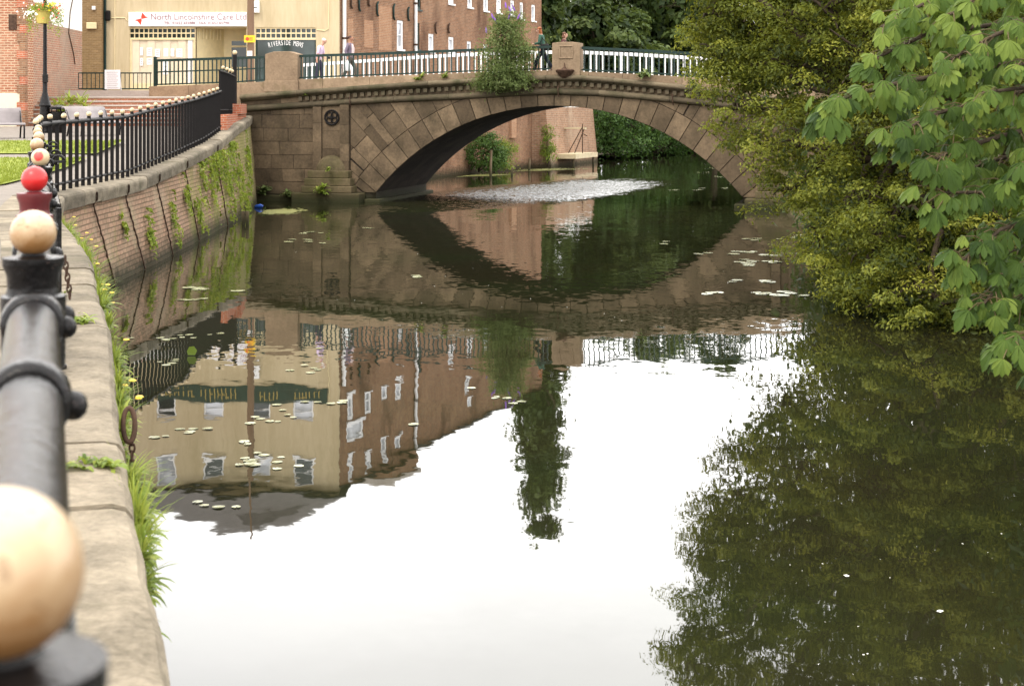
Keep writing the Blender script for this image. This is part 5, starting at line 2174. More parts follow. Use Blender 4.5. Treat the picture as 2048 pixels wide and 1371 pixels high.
def weeds():
    r = random.Random(21)
    # ferns and tufts on the face of the river wall
    spots = [(33.0, .95, .20, 26, "small fern tuft low on the brick wall between two chains"), (35.4, .78, .42, 46, "bushy fern tuft on the wall between the chains"),
             (38.6, .85, .40, 46, "leafy weed low on the wall with a dark gap beside it"), (40.6, 1.3, .36, 40, "leafy weed halfway up the wall under the coping"),
             (42.2, .7, .38, 44, "leafy weed just above the waterline of the wall"), (43.6, 1.75, .40, 50, "pale fern hanging from the coping over the wall"),
             (45.5, 1.5, .48, 64, "dense bright fern spilling down the upper wall"), (47.2, 1.95, .5, 70, "tall bright fern clump at the top of the wall"),
             (48.6, 1.2, .46, 64, "bright fern clump in the middle of the tall wall"), (49.8, 2.2, .42, 54, "fern clump below the red brick pier"),
             (51.2, 1.3, .42, 54, "fern hanging near the bridge end of the wall"), (52.6, .5, .40, 44, "dark fern at the water beside the bridge abutment"), (54.6, 1.5, .45, 54, "trailing fern in the corner of wall and bridge")]
    for (Y, z, L, n, lb) in spots:
        base = wall_face(Y, z, .02)
        g_ = 2.0 if Y > 43 else 1.0
        C, T = [], []
        for k in range(int(n * (.36 if Y < 43 else .30) * g_)):
            y0, z0 = Y + r.gauss(0, .55) * L * g_, max(.15, min(z + r.gauss(0, .6) * L * g_, wallz(Y) - .32 - .1 * L))
            ln = L * r.uniform(.4, 1.1)
            tn = r.gauss(.5, .2)
            dy = r.uniform(-.3, .3)
            for q in range(int(9 + 12 * L)):
                t = r.random()
                zz = z0 + .10 * L - t * t * ln
                if zz < .05: continue
                p = wall_face(y0 + dy * t * ln + r.gauss(0, .03), zz, .03 + .16 * L * math.sin(t * 2.2) + r.uniform(-.02, .03))
                C.append(tuple(p))
                T.append(tn + r.gauss(0, .15))
        C = np.array(C)
        wn_ = np.array(wnorm(Y))
        o = leaf_cloud("wall_fern", C, rng.normal(size=(len(C), 3)) * .6 + wn_ + np.array([0, 0, .5]), rng.uniform(.07, .17, len(C)), np.array(T), M['f_fern'], origin=tuple(base), aspect=.38)
        tag(o, lb, "fern", "ferns growing on the river wall")
    # strip of weeds along the outer edge of the near coping
    strips = [(6.25, 6.95, 11, .18, "tall arching sow thistle and grass clump at the near coping edge", .6), (6.95, 7.9, 11, .17, "bright long leaved weeds below the ring chain on the coping edge", .55),
              (8.7, 10.4, 10, .17, "broad leaved weeds with yellow flowers beyond the mooring ring", .5), (10.6, 13.2, 12, .18, "trailing weeds with yellow flowers along the coping bend", .45), (13.4, 17, 14, .20, "low grass and weeds fringing the curved coping", .45), (17.2, 23, 18, .26, "far tangle of weeds where the coping curves into the brick wall", .45)]
    for (y0, y1, n, L, lb, tm) in strips:
        org = V(wallx(y0), y0, 1.7) + wnorm(y0) * .1
        root = empty("weed_clump", tuple(org), lb, "weeds", "weeds along the near coping edge")
        mb = MB()
        fl = MB()
        for i in range(n):
            Y = y0 + (y1 - y0) * (i + r.random() * .8) / n
            z = wallz(Y) - r.uniform(.16, .42)
            b = V(wallx(Y), Y, z) + wnorm(Y) * .05
            blades(mb, b, 24, L * r.uniform(.6, 1.3), L * .042, wnorm(Y) * .35 + V(0, 0, .8), .55, .16, r, tm)
            blades(mb, b, 10, L * r.uniform(.5, .95), L * .14, wnorm(Y) * .8 + V(0, 0, .5), .7, .3, r, tm + .05)
            blades(mb, b - V(0, 0, .15), 9, L * .7, L * .12, wnorm(Y) * .8 + V(0, 0, .1), .6, .4, r, tm - .2)
            if y0 > 8 and r.random() < .33:
                c = b + wnorm(Y) * r.uniform(.05, .16) + V(0, 0, L * r.uniform(.5, .9))
                fl.lathe(c, [(.001, .006), (.016, .008), (.024, .002), (.001, -.006)], 8)
        mb.build("leaves", M['f_weed'], root)
        if fl.v: fl.build("yellow_flowers", M['yellow'], root)
    # tufts lying on the coping
    for (Y, o0, o1, n, L, lb) in ((6.95, .0, .26, 10, .10, "small yellow green weed growing in a coping joint by the tube rail"), (11.6, .04, .42, 14, .10, "mat of yellowing weeds across a coping joint"), (13.3, .25, .42, 5, .08, "tiny weed tuft on the coping by the fence foot")):
        mb = MB()
        for i in range(n):
            p = V(wallx(Y), Y + r.uniform(-.1, .1), 1.955) - wnorm(Y) * r.uniform(o0, o1)
            blades(mb, p, 9, L * r.uniform(.6, 1.2), L * .25, V(.1, 0, .6), .9, .4, r, .5)
        tag(mb.build("coping_weed", M['f_weed'], origin=(wallx(Y), Y, 1.95)), lb, "weeds", "weeds on top of the coping")
    # grass blades of the lawn
    n = 16000
    Y = rng.uniform(28.8, 42.5, n)
    wx = np.interp(Y, WY, WX)
    X = wx - 1.95 - .25 * np.maximum(0, 31 - Y) - rng.uniform(0, 1, n) ** 1.3 * 5
    keep = (Y < 38.1) | (Y > 39.3)
    X, Y = X[keep], Y[keep]
    Z = np.interp(Y, [0, 30, 36, 43, 56, 62], [1.93, 1.93, 2.12, 2.62, 2.84, 2.9]) + .05
    C = np.stack([X, Y, Z], axis=1)
    o = leaf_cloud("grass", C, rng.normal(size=(len(C), 3)) * np.array([1, 1, .25]), rng.uniform(.05, .10, len(C)), rng.normal(.5, .2, len(C)), M['f_grass'], aspect=.22, up=np.array([0, 0, 1.0]))
    tag(o, "short bright lawn grass", "grass", kind='stuff')
    # plants on the parapet and abutment
    for (x, y, L, lb, v, m) in ((839, 158, .34, "small green weed on the parapet ledge", .0, 'f_weed'), (895, 156, .34, "pale flowering weed on the parapet ledge nearest the big shrub", .0, 'f_weed'), (1290, 153, .45, "green tuft on the parapet beyond the middle pier", -.1, 'f_budd'), (1388, 170, .40, "dark weed tuft on the cornice beside the overhanging bush", -.2, 'f_budd'),
                                (645, 382, .50, "leafy weed growing on the mossy plinth of the bridge", -.7, 'f_weed'), (660, 340, .24, "small weed under the half dome of the buttress", -.6, 'f_weed'), (580, 392, .4, "trailing weed at the foot of the abutment wall", -.15, 'f_budd'), (530, 388, .55, "dark fern in the abutment corner by the river wall", -.1, 'f_budd'), (612, 190, .12, "speck of moss on the parapet stone beside the first pier", -.12, 'f_weed')):
        p = B(bs(x, v), v - .12, bz(x, y, v))
        mb = MB()
        for k in range(4):
            blades(mb, p + BU * r.uniform(-.3, .3) * L + V(0, 0, r.uniform(-.2, .3) * L), 14, L * r.uniform(.5, .9), L * .18, -BN * .4 + V(0, 0, .7), .9, .3, r, .5)
        tag(mb.build("parapet_weed", M[m], origin=tuple(p)), lb, "weeds", "weeds growing on the bridge masonry")
    # weed by the cottage wall and dead twigs over the water
    p = ray(150, 205, 57.0)
    mb = MB()
    for k in range(10): blades(mb, p + V(r.uniform(-.6, .4), r.uniform(-.3, .3), r.uniform(-.5, .1)), 12, .6, .06, V(0, -.2, .8), .7, .25, r, .6)
    tag(mb.build("weed_clump", M['f_weed'], origin=tuple(p)), "yellow green weeds against the outhouse wall at the head of the steps", "weeds")


weeds()


def shrub(name, label, blobs, n, leaf, fmat, base, clus=.16, aspect=.32, tmid=.5, stem_r=.05, group=None, cat="shrub"):
    root = empty(name, base, label, cat, group)
    tb = MB()
    for i, b in enumerate(blobs):
        limb(tb, base, b[:3], stem_r, stem_r * .3, 0, .2, 6, i)
        rr = random.Random(i)
        for k in range(5):
            limb(tb, b[:3], (b[0] + rr.uniform(-1, 1) * b[3] * .9, b[1] + rr.uniform(-1, 1) * b[4] * .9, b[2] + rr.uniform(-.4, 1.1) * b[5]), stem_r * .35, .008, 0, .25, 5, i * 9 + k)
    tb.build("stem", M['bark'], root)
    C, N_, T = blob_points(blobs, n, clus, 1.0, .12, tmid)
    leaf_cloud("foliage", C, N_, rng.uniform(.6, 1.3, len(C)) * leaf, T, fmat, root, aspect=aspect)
    return root


# buddleia on the bridge face
sb = bs(1012)
zb_ = zcor(sb)
bud = shrub("buddleia_shrub", "big grey green buddleia shrub with purple spikes growing out of the bridge cornice", [
    tuple(B(sb, -.55, zb_ + .15)) + (.75, .55, .42), tuple(B(sb + .25, -.45, zb_ + .75)) + (.80, .5, .55), tuple(B(sb - .25, -.5, zb_ + .95)) + (.62, .45, .55),
    tuple(B(sb + .1, -.4, zb_ + 1.55)) + (.60, .4, .55), tuple(B(sb + .35, -.35, zb_ + 1.95)) + (.42, .35, .5), tuple(B(sb - .1, -.4, zb_ + 2.05)) + (.32, .3, .42), tuple(B(sb + .75, -.5, zb_ + 1.0)) + (.3, .3, .4), tuple(B(sb + .6, -.6, zb_ - .02)) + (.5, .4, .3), tuple(B(sb - .5, -.6, zb_ - .05)) + (.5, .4, .28)],
    13000, .12, M['f_budd'], tuple(B(sb, -.1, zb_)), .15, .28, .5)
fl = MB()
rr_ = random.Random(4)
for (ds, dz) in ((-.35, 2.2), (-.22, 2.05), (.12, 2.6), (.3, 2.45), (.45, 2.5), (-.6, 1.7), (.55, 2.2), (.2, 2.2)):
    p = B(sb + ds, -.5, zb_ + dz)
    e = p + V(rr_.uniform(-.12, .12), 0, .22)
    fl.tube([p, p.lerp(e, .3), p.lerp(e, .7), e], [.02, .038, .026, .008], 7)
fl.build("flower_spikes", paint("purple_flower", (.22, .10, .42), .7, .2, .3, 30), bud)

# shrubs at the foot of the warehouse, seen through the arch
def wsh(x, y, k):      # point on the warehouse face, pushed k metres towards the river
    p = WA + WD * ws(x) + WO * k
    return V(p.x, p.y, wz(x, y))


p1 = wsh(940, 306, .8)
shrub("riverside_shrub", "bright green leafy shrub at the foot of the brick warehouse", [tuple(p1) + (.95, .8, .85), tuple(p1 + V(.5, .3, -.3)) + (.7, .6, .6), tuple(p1 + V(.1, .2, .6)) + (.6, .5, .45)], 4200, .15, M['f_bank'], (p1.x - .3, p1.y + .4, .1), .18, .5, .72)
p2 = wsh(990, 312, .6)
shrub("riverside_shrub", "pale yellow flowered shrub beside the tall post under the arch", [tuple(p2) + (.55, .5, .75), tuple(p2 + V(.2, .2, .5)) + (.4, .4, .4)], 2000, .11, M['f_weed'], (p2.x, p2.y + .3, .1), .14, .45, .5)
p3 = V(2.1, 93.0, 1.5)
shrub("riverside_shrub", "thin creeper climbing the corner between warehouse and pale brick wall", [(2.05, 92.9, 1.6, .4, .4, .9), (2.2, 93.0, .9, .5, .4, .5)], 1300, .12, M['f_weed'], (2.1, 93.1, .1), .12, .5, .3)


# ------------------------------------------------------------------ far bank ground
def far_ground():
    mb = MB()
    mb.add([(5.3, 104.2, .35), (14, 128, .35), (20, 150, .35), (-120, 150, .35), (-120, 104.2, .35)], [(0, 1, 2, 3, 4)])
    mb.add([(-400, 150, .34), (34, 150, .34), (400, 150, .34), (400, 900, .34), (-400, 900, .34)], [(0, 1, 2, 3, 4)])
    ys = [-30, 5, 18, 24, 27, 33, 45, 55, 66, 90, 120, 150]
    xs = [9, 9, 9, 8.6, 7.6, 7.3, 8.2, 9.0, 11.5, 18, 26, 34]
    for i in range(len(ys) - 1):
        for (d0, z0, d1, z1) in ((0, -.5, .5, .25), (.5, .25, 3, .8), (3, .8, 90, 1.4)):
            mb.quad((xs[i] + d0, ys[i], z0), (xs[i] + d1, ys[i], z1), (xs[i + 1] + d1, ys[i + 1], z1), (xs[i + 1] + d0, ys[i + 1], z0))
    tag(mb.build("ground", M['soil']), "dark earth river banks under the trees", kind='structure')


far_ground()


# ------------------------------------------------------------------ trees
def lump(c, R, n, seed, k=.55):
    """an uneven crown: one core ellipsoid and lobes around it"""
    r = random.Random(seed)
    out = [(*c, R[0] * .78, R[1] * .78, R[2] * .78)]
    for i in range(n):
        a = 2 * math.pi * (i + r.random() * .6) / n
        e = r.uniform(-.75, .95)
        q = math.sqrt(max(0, 1 - e * e * .8))
        s = r.uniform(.75, 1.2) * k
        out.append((c[0] + R[0] * .68 * math.cos(a) * q, c[1] + R[1] * .68 * math.sin(a) * q, c[2] + R[2] * .72 * e, R[0] * s, R[1] * s, R[2] * s * .8))
    return out


# poplar column beyond the warehouse end
tree("poplar_tree", (2.1, 106, .4), "tall narrow dark tree behind the end of the brick warehouse", "tree",
     [(1.9, 106, 4, 1.5, 1.6, 3), (1.8, 106, 8, 1.6, 1.6, 3.2), (1.8, 106, 11, 1.65, 1.6, 2.6), (1.8, 106, 14, 1.6, 1.5, 2.6), (1.8, 106, 17, 1.5, 1.5, 2.6), (1.9, 106, 19.8, 1.4, 1.4, 2.2), (1.9, 106, 21.9, 1.25, 1.3, 1.3), (1.95, 106, 24.2, .95, .9, .75), (3.1, 105.6, 13, .6, .7, 1.3), (.5, 105.8, 15.5, .5, .6, 1.4)], 17000, .40, M['f_dark'], .3, None, .30, .6, .42, .3, 3)
far = [
    ((6.6, 112, .4), (6.2, 112, 7.2), (3.6, 3.4, 6.0), "broad dark tree just past the end of the brick warehouse", 41),
    ((10.5, 118, .4), (10.6, 118, 8.0), (4.4, 4, 7.0), "large round dark tree above the middle of the white railing", 43),
    ((15.5, 122, .4), (15.0, 122, 8.6), (4.4, 4, 7.6), "dark tree showing between the big bush and the middle pier", 45),
    ((20.5, 128, .4), (20.4, 128, 7.0), (4.6, 4, 6.2), "lower dark tree on the far bend of the river", 47),
    ((13, 140, .4), (12.5, 140, 8.5), (6, 4, 7.5), "distant dark tree closing the view over the river bend", 49),
    ((27, 136, .4), (27, 136, 7.5), (6, 4.5, 6.5), "dark tree on the right bank far beyond the bridge", 51),
]
for (b, c, R, lb, sd) in far:
    tree("bank_tree", b, lb, "tree", lump(c, R, 9, sd), 14000, .48, M['f_dark'], .3, "dark trees beyond the bridge", .75, .6, .48, .28, sd, .22, None, True)
# bank bushes beyond the arch
for i, (x, y, z, R, lb) in enumerate([(6.8, 106.5, 1.9, 1.9, "leafy bank bush next to the pale brick wall beyond the arch"), (8.6, 111, 1.9, 2.1, "rounded green bank bush second from the pale brick wall"), (11.0, 117, 1.9, 2.3, "wide green bank bush in the middle of the far bank"), (14.2, 124, 1.8, 2.6, "green bank bush at the far river bend"), (18.5, 131, 1.7, 2.8, "green bank bush where the river disappears"), (23, 139, 2.2, 3.6, "wide dark bush across the end of the visible river"), (31, 146, 2.4, 4.0, "far bush on the opposite bank beyond the arch"), (15.5, 146, 3, 4.5, "tall bush filling the gap behind the river bend")]):
    shrub("bank_bush", lb, lump((x, y, z), (R, R, R * 1.15), 6, 60 + i), 4200 if R < 3 else 11000, .24 if R < 3 else .36, M['f_bank'], (x, y + .4, .2), .30, .55, .42, .08, "bushes on the bank beyond the arch")

# big overhanging bush-tree on the right bank
hb = []
for (x, y, Y, rx, rz) in [(1428, 30, 30.5, .72, .75), (1450, 120, 30, .72, .7), (1470, 210, 29.5, .68, .6), (1530, 300, 29.5, .62, .55), (1570, 390, 29.5, .55, .45), (1640, 480, 29, .55, .42), (1660, 540, 28, .5, .4), (1720, 590, 27, .55, .4),
                          (1520, 60, 30, 1.0, .9), (1600, 170, 29, 1.0, .9), (1620, 300, 28.5, .9, .8), (1690, 400, 28, .9, .7), (1740, 500, 27, .85, .6), (1800, 590, 26, .8, .5), (1880, 610, 25.5, .8, .5),
                          (1650, 20, 29, 1.2, 1.0), (1750, 140, 28, 1.2, 1.0), (1780, 290, 27.5, 1.1, .9), (1850, 430, 26.5, 1.0, .8), (1950, 520, 26, 1.0, .8), (1900, 200, 27, 1.3, 1.1), (2040, 330, 26.5, 1.3, 1.1), (1860, 0, 28, 1.4, 1.1), (2080, 100, 27, 1.5, 1.3), (2080, 560, 25.5, 1.0, .9)]:
    p = ray(x, y, Y)
    hb.append((p.x, p.y, p.z, rx, rx * .9, rz))
for (X, Y, Z, rx, rz) in [(3.8, 30, 6.3, .85, .8), (3.7, 30.3, 7.3, 1.0, .9), (4.4, 30, 8.2, 1.2, 1.1), (5.4, 29.5, 7.2, 1.4, 1.2), (5.6, 30, 9.2, 1.5, 1.3), (7, 29, 8.0, 1.8, 1.5), (7.3, 30, 10.2, 1.9, 1.5), (9, 28.5, 7.5, 2.0, 1.8), (9.3, 29, 10, 2.2, 1.8), (4.3, 30.2, 5.6, .9, .8), (4.9, 30.4, 6.3, 1.2, 1.0), (5.4, 30.8, 5.2, 1.3, 1.1), (4.5, 30.6, 4.6, .9, .8), (6.4, 30.8, 6.2, 1.5, 1.3), (5.0, 30.5, 10.8, 1.5, 1.3), (7.0, 30.5, 12.2, 2.0, 1.5), (9.2, 30, 12.3, 2.2, 1.6), (6.2, 29.4, 8.3, 1.5, 1.3), (8.2, 29.5, 5.5, 1.8, 1.6), (9.6, 27.5, 4.5, 1.8, 1.6), (10.5, 28, 2.5, 1.8, 1.6), (3.3, 29.6, 6.8, .5, .45)]:
    hb.append((X, Y, Z, rx, rx * .9, rz))
tree("willow_tree", (9.2, 29.5, .6), "huge yellow green small leaved tree leaning over the water opposite the brick river wall", "tree", hb, 350000, .074, M['f_bush'], .32, None, .25, .46, .50, .17, 77, .20, None, True)
# dark fill of the bank behind it
for i, (x, y, z, R, lb) in enumerate([(10.2, 37, 6.5, 4.6, "shaded bush on the right bank behind the leaning tree"), (12.6, 44, 6.0, 4.6, "shaded bush on the right bank before the bridge end"), (10.4, 23.5, 2.6, 2.6, "dark bush on the bank under the chestnut"), (8.2, 33, .9, 1.5, "low bush dipping into the water under the leaning tree"), (9.3, 41, 1.2, 1.8, "low bush on the bank by the far bridge foot"), (8.3, 27.3, .8, 1.1, "low dark bush at the waterline below the leaning tree"), (10, 18.5, 1.4, 1.9, "low bush in the shade below the chestnut")]):
    shrub("bank_bush", lb, lump((x, y, z), (R, R, R * 1.1), 8, 90 + i), 22000 if R > 4 else 11000, .20, M['f_dark'], (x + .5, y, .6), .3, .5, .35, .1, "dark bushes on the right bank")


# the wood that closes the valley far behind
n_ = 16000
C_ = np.stack([rng.uniform(-70, 150, n_), rng.uniform(172, 182, n_), np.zeros(n_)], axis=1)
C_[:, 2] = rng.uniform(0, 1, n_) ** .8 * (9 + 2.5 * np.sin(C_[:, 0] * .22) + 1.6 * np.sin(C_[:, 0] * .61 + 1))+ .3
tag(leaf_cloud("woodland", C_, rng.normal(size=(n_, 3)) + np.array([0, -.8, .6]), rng.uniform(.8, 1.7, n_), rng.normal(.42, .2, n_), M['f_dark'], origin=(20, 176, .3), aspect=.7), "far wood behind the river bend", "wood", kind='stuff')


# horse chestnut with large palmate leaves
def chestnut():
    root = empty("horse_chestnut_tree", (10.6, 13.5, .6), "horse chestnut with big palmate leaves drooping over the dark water", "tree")
    r = random.Random(13)
    tb = MB()
    trunk_top = V(8.4, 13.5, 5.6)
    limb(tb, (10.6, 13.5, .3), trunk_top, .30, .2, 0, .1, 8, 3)
    lf = MB()
    tw = MB()

    def leaflet(base, d, nrm, L, w_, tn):
        side = d.cross(nrm).normalized()
        prevs = None
        k = 6
        p = base.copy()
        dd = d.copy()
        wid = [.06, .22, .45, .72, 1.0, .85, .04]
        for j in range(k + 1):
            ww = w_ * .5 * wid[j]
            cur = (p + side * ww - nrm * ww * -.28, p, p - side * ww + nrm * ww * .28)
            if prevs:
                lf.add([prevs[0], prevs[1], cur[1], cur[0]], [(0, 1, 2, 3)], 0, tn, smooth=False)
                lf.add([prevs[1], prevs[2], cur[2], cur[1]], [(0, 1, 2, 3)], 0, tn + .05, smooth=False)
            prevs = cur
            dd = (dd - nrm * .10 + V(0, 0, -.09)).normalized()
            p = p + dd * L / k

    def leaf(c, outd, size, tn):
        nrm = (V(r.uniform(-.5, .5), r.uniform(-.9, .1), 1.0) + outd * .3).normalized()
        f = outd - nrm * outd.dot(nrm)
        f = f.normalized() if f.length > .05 else V(-1, 0, 0)
        f = (f + V(0, 0, -.35)).normalized()
        sd = f.cross(nrm).normalized()
        n = r.choice((5, 5, 6, 7))
        for i in range(n):
            a = (i - (n - 1) / 2) * (2.6 / (n - 1))
            d = (f * math.cos(a) + sd * math.sin(a)).normalized()
            L = size * (1 - .22 * abs(a)) * r.uniform(.88, 1.1)
            leaflet(c, d, nrm, L, L * .36, min(1, max(0, tn + r.gauss(0, .07))))

    def branch(pts, nleaf, size, tmid, rad=.03):
        P = [ray(*q) for q in pts]
        path = []
        for i in range(len(P) - 1):
            for t in np.linspace(0, 1, 6)[:-1]: path.append(P[i].lerp(P[i + 1], t))
        path.append(P[-1])
        m = len(path)
        tb.tube(path, [rad * (1 - .8 * i / m) + .004 for i in range(m)], 7)
        for i in range(nleaf):
            t = (i + r.random()) / nleaf
            k = min(m - 2, int(t * (m - 1)))
            c = path[k].lerp(path[k + 1], t * (m - 1) - k)
            out = (P[-1] - P[0]).normalized()
            od = (out * .6 + V(r.uniform(-1, .6), r.uniform(-1, .5), r.uniform(-.6, .5))).normalized()
            st = c + od * r.uniform(.08, .22) + V(0, 0, -.02)
            tw.tube([c, c.lerp(st, .5) + V(0, 0, .02), st], [.005, .004, .003], 5)
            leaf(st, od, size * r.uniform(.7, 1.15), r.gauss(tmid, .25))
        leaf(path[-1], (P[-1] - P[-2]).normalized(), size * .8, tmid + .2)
    B_ = [
        ([(2300, -120, 13.4), (2050, -40, 12.8), (1880, -10, 12.2), (1760, 55, 11.8)], 24),
        ([(2300, 20, 13), (2050, 40, 12.4), (1850, 70, 12), (1745, 120, 11.7)], 28),
        ([(2300, 90, 12.6), (2000, 130, 12), (1800, 165, 11.6), (1690, 195, 11.3), (1664, 212, 11.2)], 34),
        ([(2300, 130, 12.4), (2050, 180, 11.8), (1880, 225, 11.4), (1790, 268, 11.2)], 30),
        ([(2300, 150, 11.8), (2100, 170, 11.2), (1965, 185, 10.9)], 16),
        ([(2300, 240, 12), (2050, 260, 11.6), (1920, 295, 11.3), (1870, 318, 11.1)], 24),
        ([(2300, 330, 12), (2100, 340, 11.5), (1960, 385, 11.2), (1890, 385, 11.0)], 24),
        ([(2320, 380, 11.8), (2120, 420, 11.4), (2000, 460, 11.1), (1925, 520, 10.9)], 30),
        ([(2320, 440, 11.6), (2120, 500, 11.2), (2010, 560, 11.0), (1965, 610, 10.9)], 26),
        ([(2330, 640, 11.2), (2150, 660, 10.9), (2060, 670, 10.7), (2020, 690, 10.6)], 14),
        ([(2320, -30, 12), (2120, 20, 11.5), (1990, 70, 11.2), (1900, 120, 11.1)], 26),
        ([(2320, 60, 11.6), (2150, 90, 11.2), (2040, 130, 11)], 18),
        ([(2320, 260, 11.4), (2160, 290, 11), (2040, 340, 10.8)], 20),
        ([(2320, -160, 12.4), (2120, -80, 12), (1980, -20, 11.8), (1900, 30, 11.6)], 24),
        ([(2300, 200, 13.4), (2060, 300, 13), (1930, 340, 12.8)], 24),
        ([(2300, 400, 13.2), (2100, 470, 12.8), (1990, 520, 12.6)], 22),
        ([(2300, 500, 12.6), (2120, 560, 12.3), (2040, 600, 12.1)], 18),
        ([(2300, -60, 14), (2060, 60, 13.6), (1900, 160, 13.2)], 28),
    ]
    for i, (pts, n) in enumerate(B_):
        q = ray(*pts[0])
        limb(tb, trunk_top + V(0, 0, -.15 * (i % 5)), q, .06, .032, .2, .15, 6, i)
        branch(pts, int(n * 1.7), .168, .62 - .22 * min(1, max(0, pts[-1][1] / 520)), .022)  # lit upper and shaded lower branches set through the leaf tone
    for i in range(520):      # foliage between the branches, inner and lower shade put into its darker tone
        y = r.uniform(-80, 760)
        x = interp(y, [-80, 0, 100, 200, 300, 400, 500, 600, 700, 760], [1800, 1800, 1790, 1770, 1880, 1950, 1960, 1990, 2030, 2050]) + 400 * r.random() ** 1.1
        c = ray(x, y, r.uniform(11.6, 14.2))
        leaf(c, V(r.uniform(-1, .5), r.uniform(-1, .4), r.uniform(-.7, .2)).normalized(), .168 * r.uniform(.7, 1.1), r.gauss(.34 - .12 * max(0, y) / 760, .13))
    # the crown above and to the right of the frame
    for i in range(300):
        c = V(r.uniform(3.6, 10.5), r.uniform(10.5, 16.5), r.uniform(4.8, 8.5))
        leaf(c, V(r.uniform(-1, 1), r.uniform(-1, 1), .1).normalized(), .2, r.gauss(.45, .15))
    tb.build("trunk", M['bark'], root)
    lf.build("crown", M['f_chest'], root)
    tw.build("leaf_stalks", M['twig'], root)


chestnut()


# ------------------------------------------------------------------ lily pads, petals, scum
def floaters():
    r = random.Random(17)
    protos = []
    for k in range(4):
        mb = MB()
        n = 22
        vs = [V(0, 0, .004)]
        for i in range(n + 1):
            a = .16 + (2 * math.pi - .32) * i / n
            q = 1 + .06 * math.sin(3 * a + k) + r.uniform(-.02, .02)
            vs.append(V(q * math.cos(a), q * math.sin(a) * .92, .012 + .03 * max(0, math.sin(2 * a + k * 1.4))))
        mb.add(vs, [(0, i, i + 1) for i in range(1, n + 1)], smooth=True)
        o = mb.build("lily_pad", M['f_pad'], origin=(0, 0, 0))
        protos.append(o)
    used = set()
    groups = [
        ("pale lily pad in the loose patch on the water before the arch", "lily pads before the arch", [(612, 468, 3, 16), (622, 482, 6, 24), (738, 455, 2, 12), (660, 470, 1, 10), (830, 552, 2, 14)]),
        ("pale lily pad in the drifts under the overhanging tree", "lily pads under the overhanging tree", [(1345, 486, 2, 12), (1402, 508, 3, 12), (1500, 478, 3, 16), (1570, 474, 4, 26), (1495, 505, 6, 28), (1545, 510, 4, 20), (1500, 524, 7, 30), (1545, 523, 3, 14), (1510, 531, 3, 16), (1470, 562, 3, 12), (1528, 564, 3, 12), (1415, 585, 3, 12), (1508, 587, 4, 22), (1570, 588, 6, 26), (1620, 591, 1, 6)]),
        ("small far lily pad on the green water seen through the arch", "lily pads beyond the arch", [(1400, 378, 7, 40), (1420, 355, 4, 30), (1440, 338, 3, 30), (1395, 345, 3, 24), (1350, 378, 2, 12), (1470, 372, 2, 10), (1300, 372, 2, 12), (1320, 325, 3, 40)]),
        ("lily pad in the patch floating beside the river wall", "lily pads beside the river wall", [(395, 577, 4, 18), (385, 599, 4, 22), (310, 676, 8, 45), (372, 674, 4, 18), (428, 671, 3, 18), (480, 578, 1, 6)]),
        ("lily pad in the scattered patch on the cream building's reflection", "lily pads on the cream reflection", [(350, 722, 5, 24), (330, 728, 3, 18), (600, 734, 5, 26), (625, 740, 4, 26), (560, 812, 3, 20), (590, 832, 3, 20), (505, 838, 5, 26), (545, 840, 3, 20), (650, 803, 4, 24), (672, 808, 3, 20), (355, 858, 5, 30), (375, 866, 4, 28), (320, 872, 3, 20), (500, 883, 3, 16), (505, 908, 3, 14), (500, 922, 8, 30), (490, 932, 5, 24), (548, 918, 3, 16), (580, 936, 3, 20), (465, 1011, 4, 22), (400, 1008, 3, 18), (640, 700, 1, 10)]),
        ("lily pad in the small bright patch under the shrub's reflection", "lily pads under the shrub's reflection", [(985, 800, 5, 36), (1030, 802, 3, 20), (940, 782, 2, 12), (820, 848, 2, 14), (700, 806, 3, 16)]),
    ]
    k = 0
    for lb, gr, cl in groups:
        for (x, y, n, sp) in cl:
            for i in range(n if y < 690 else max(1, int(n * .7))):
                p = on_water(x + r.gauss(0, sp * .75), y + r.gauss(0, 2.0 if y < 620 else 3.5))
                s = r.uniform(.085, .15) * (1.05 if y < 620 else .45)
                if k < 4:
                    o = protos[k]
                else:
                    o = protos[r.randrange(4)].copy()
                    COL.objects.link(o)
                k += 1
                o.location = (p.x, p.y, .004 + .0007 * (k % 9))
                o.scale = (s, s, s)
                o.rotation_euler = (r.uniform(-.03, .03), r.uniform(-.03, .03), r.uniform(0, 6.3))
                tag(o, lb, "lily pad", gr)
    # curled pad standing out of the water
    p = on_water(383, 711)
    mb = MB()
    mb.add([(p.x - .05, p.y, .01), (p.x + .05, p.y, .01), (p.x + .075, p.y + .02, .07), (p.x + .03, p.y + .03, .13), (p.x - .04, p.y + .03, .12), (p.x - .07, p.y + .02, .06)], [(0, 1, 2, 3, 4, 5)])
    tag(mb.build("lily_leaf", M['f_weed'], origin=(p.x, p.y, 0)), "green lily leaf tip standing up out of the water", "lily leaf")
    # drifting petals
    pm = paint("petal_white", (.80, .78, .70), .5, .3, .1)
    mb = MB()
    mb.add([V(math.cos(i * 1.047) * .5, math.sin(i * 1.047) * .36, .06 * (i % 2)) for i in range(6)], [(0, 1, 2, 3, 4, 5)])
    proto = mb.build("petal", pm, origin=(0, 0, 0))
    spots = [(1693, 1152, .055), (1880, 1223, .06), (1925, 1088, .02), (1645, 1128, .018), (2003, 1068, .02), (1727, 1310, .02), (1735, 1308, .018), (1780, 1156, .014), (1580, 1130, .014)]
    for i in range(46):
        spots.append((r.uniform(1450, 2040), r.uniform(640, 1350), r.uniform(.006, .013)))
    for i in range(30):
        spots.append((r.uniform(560, 1500), r.uniform(440, 680), r.uniform(.014, .03)))
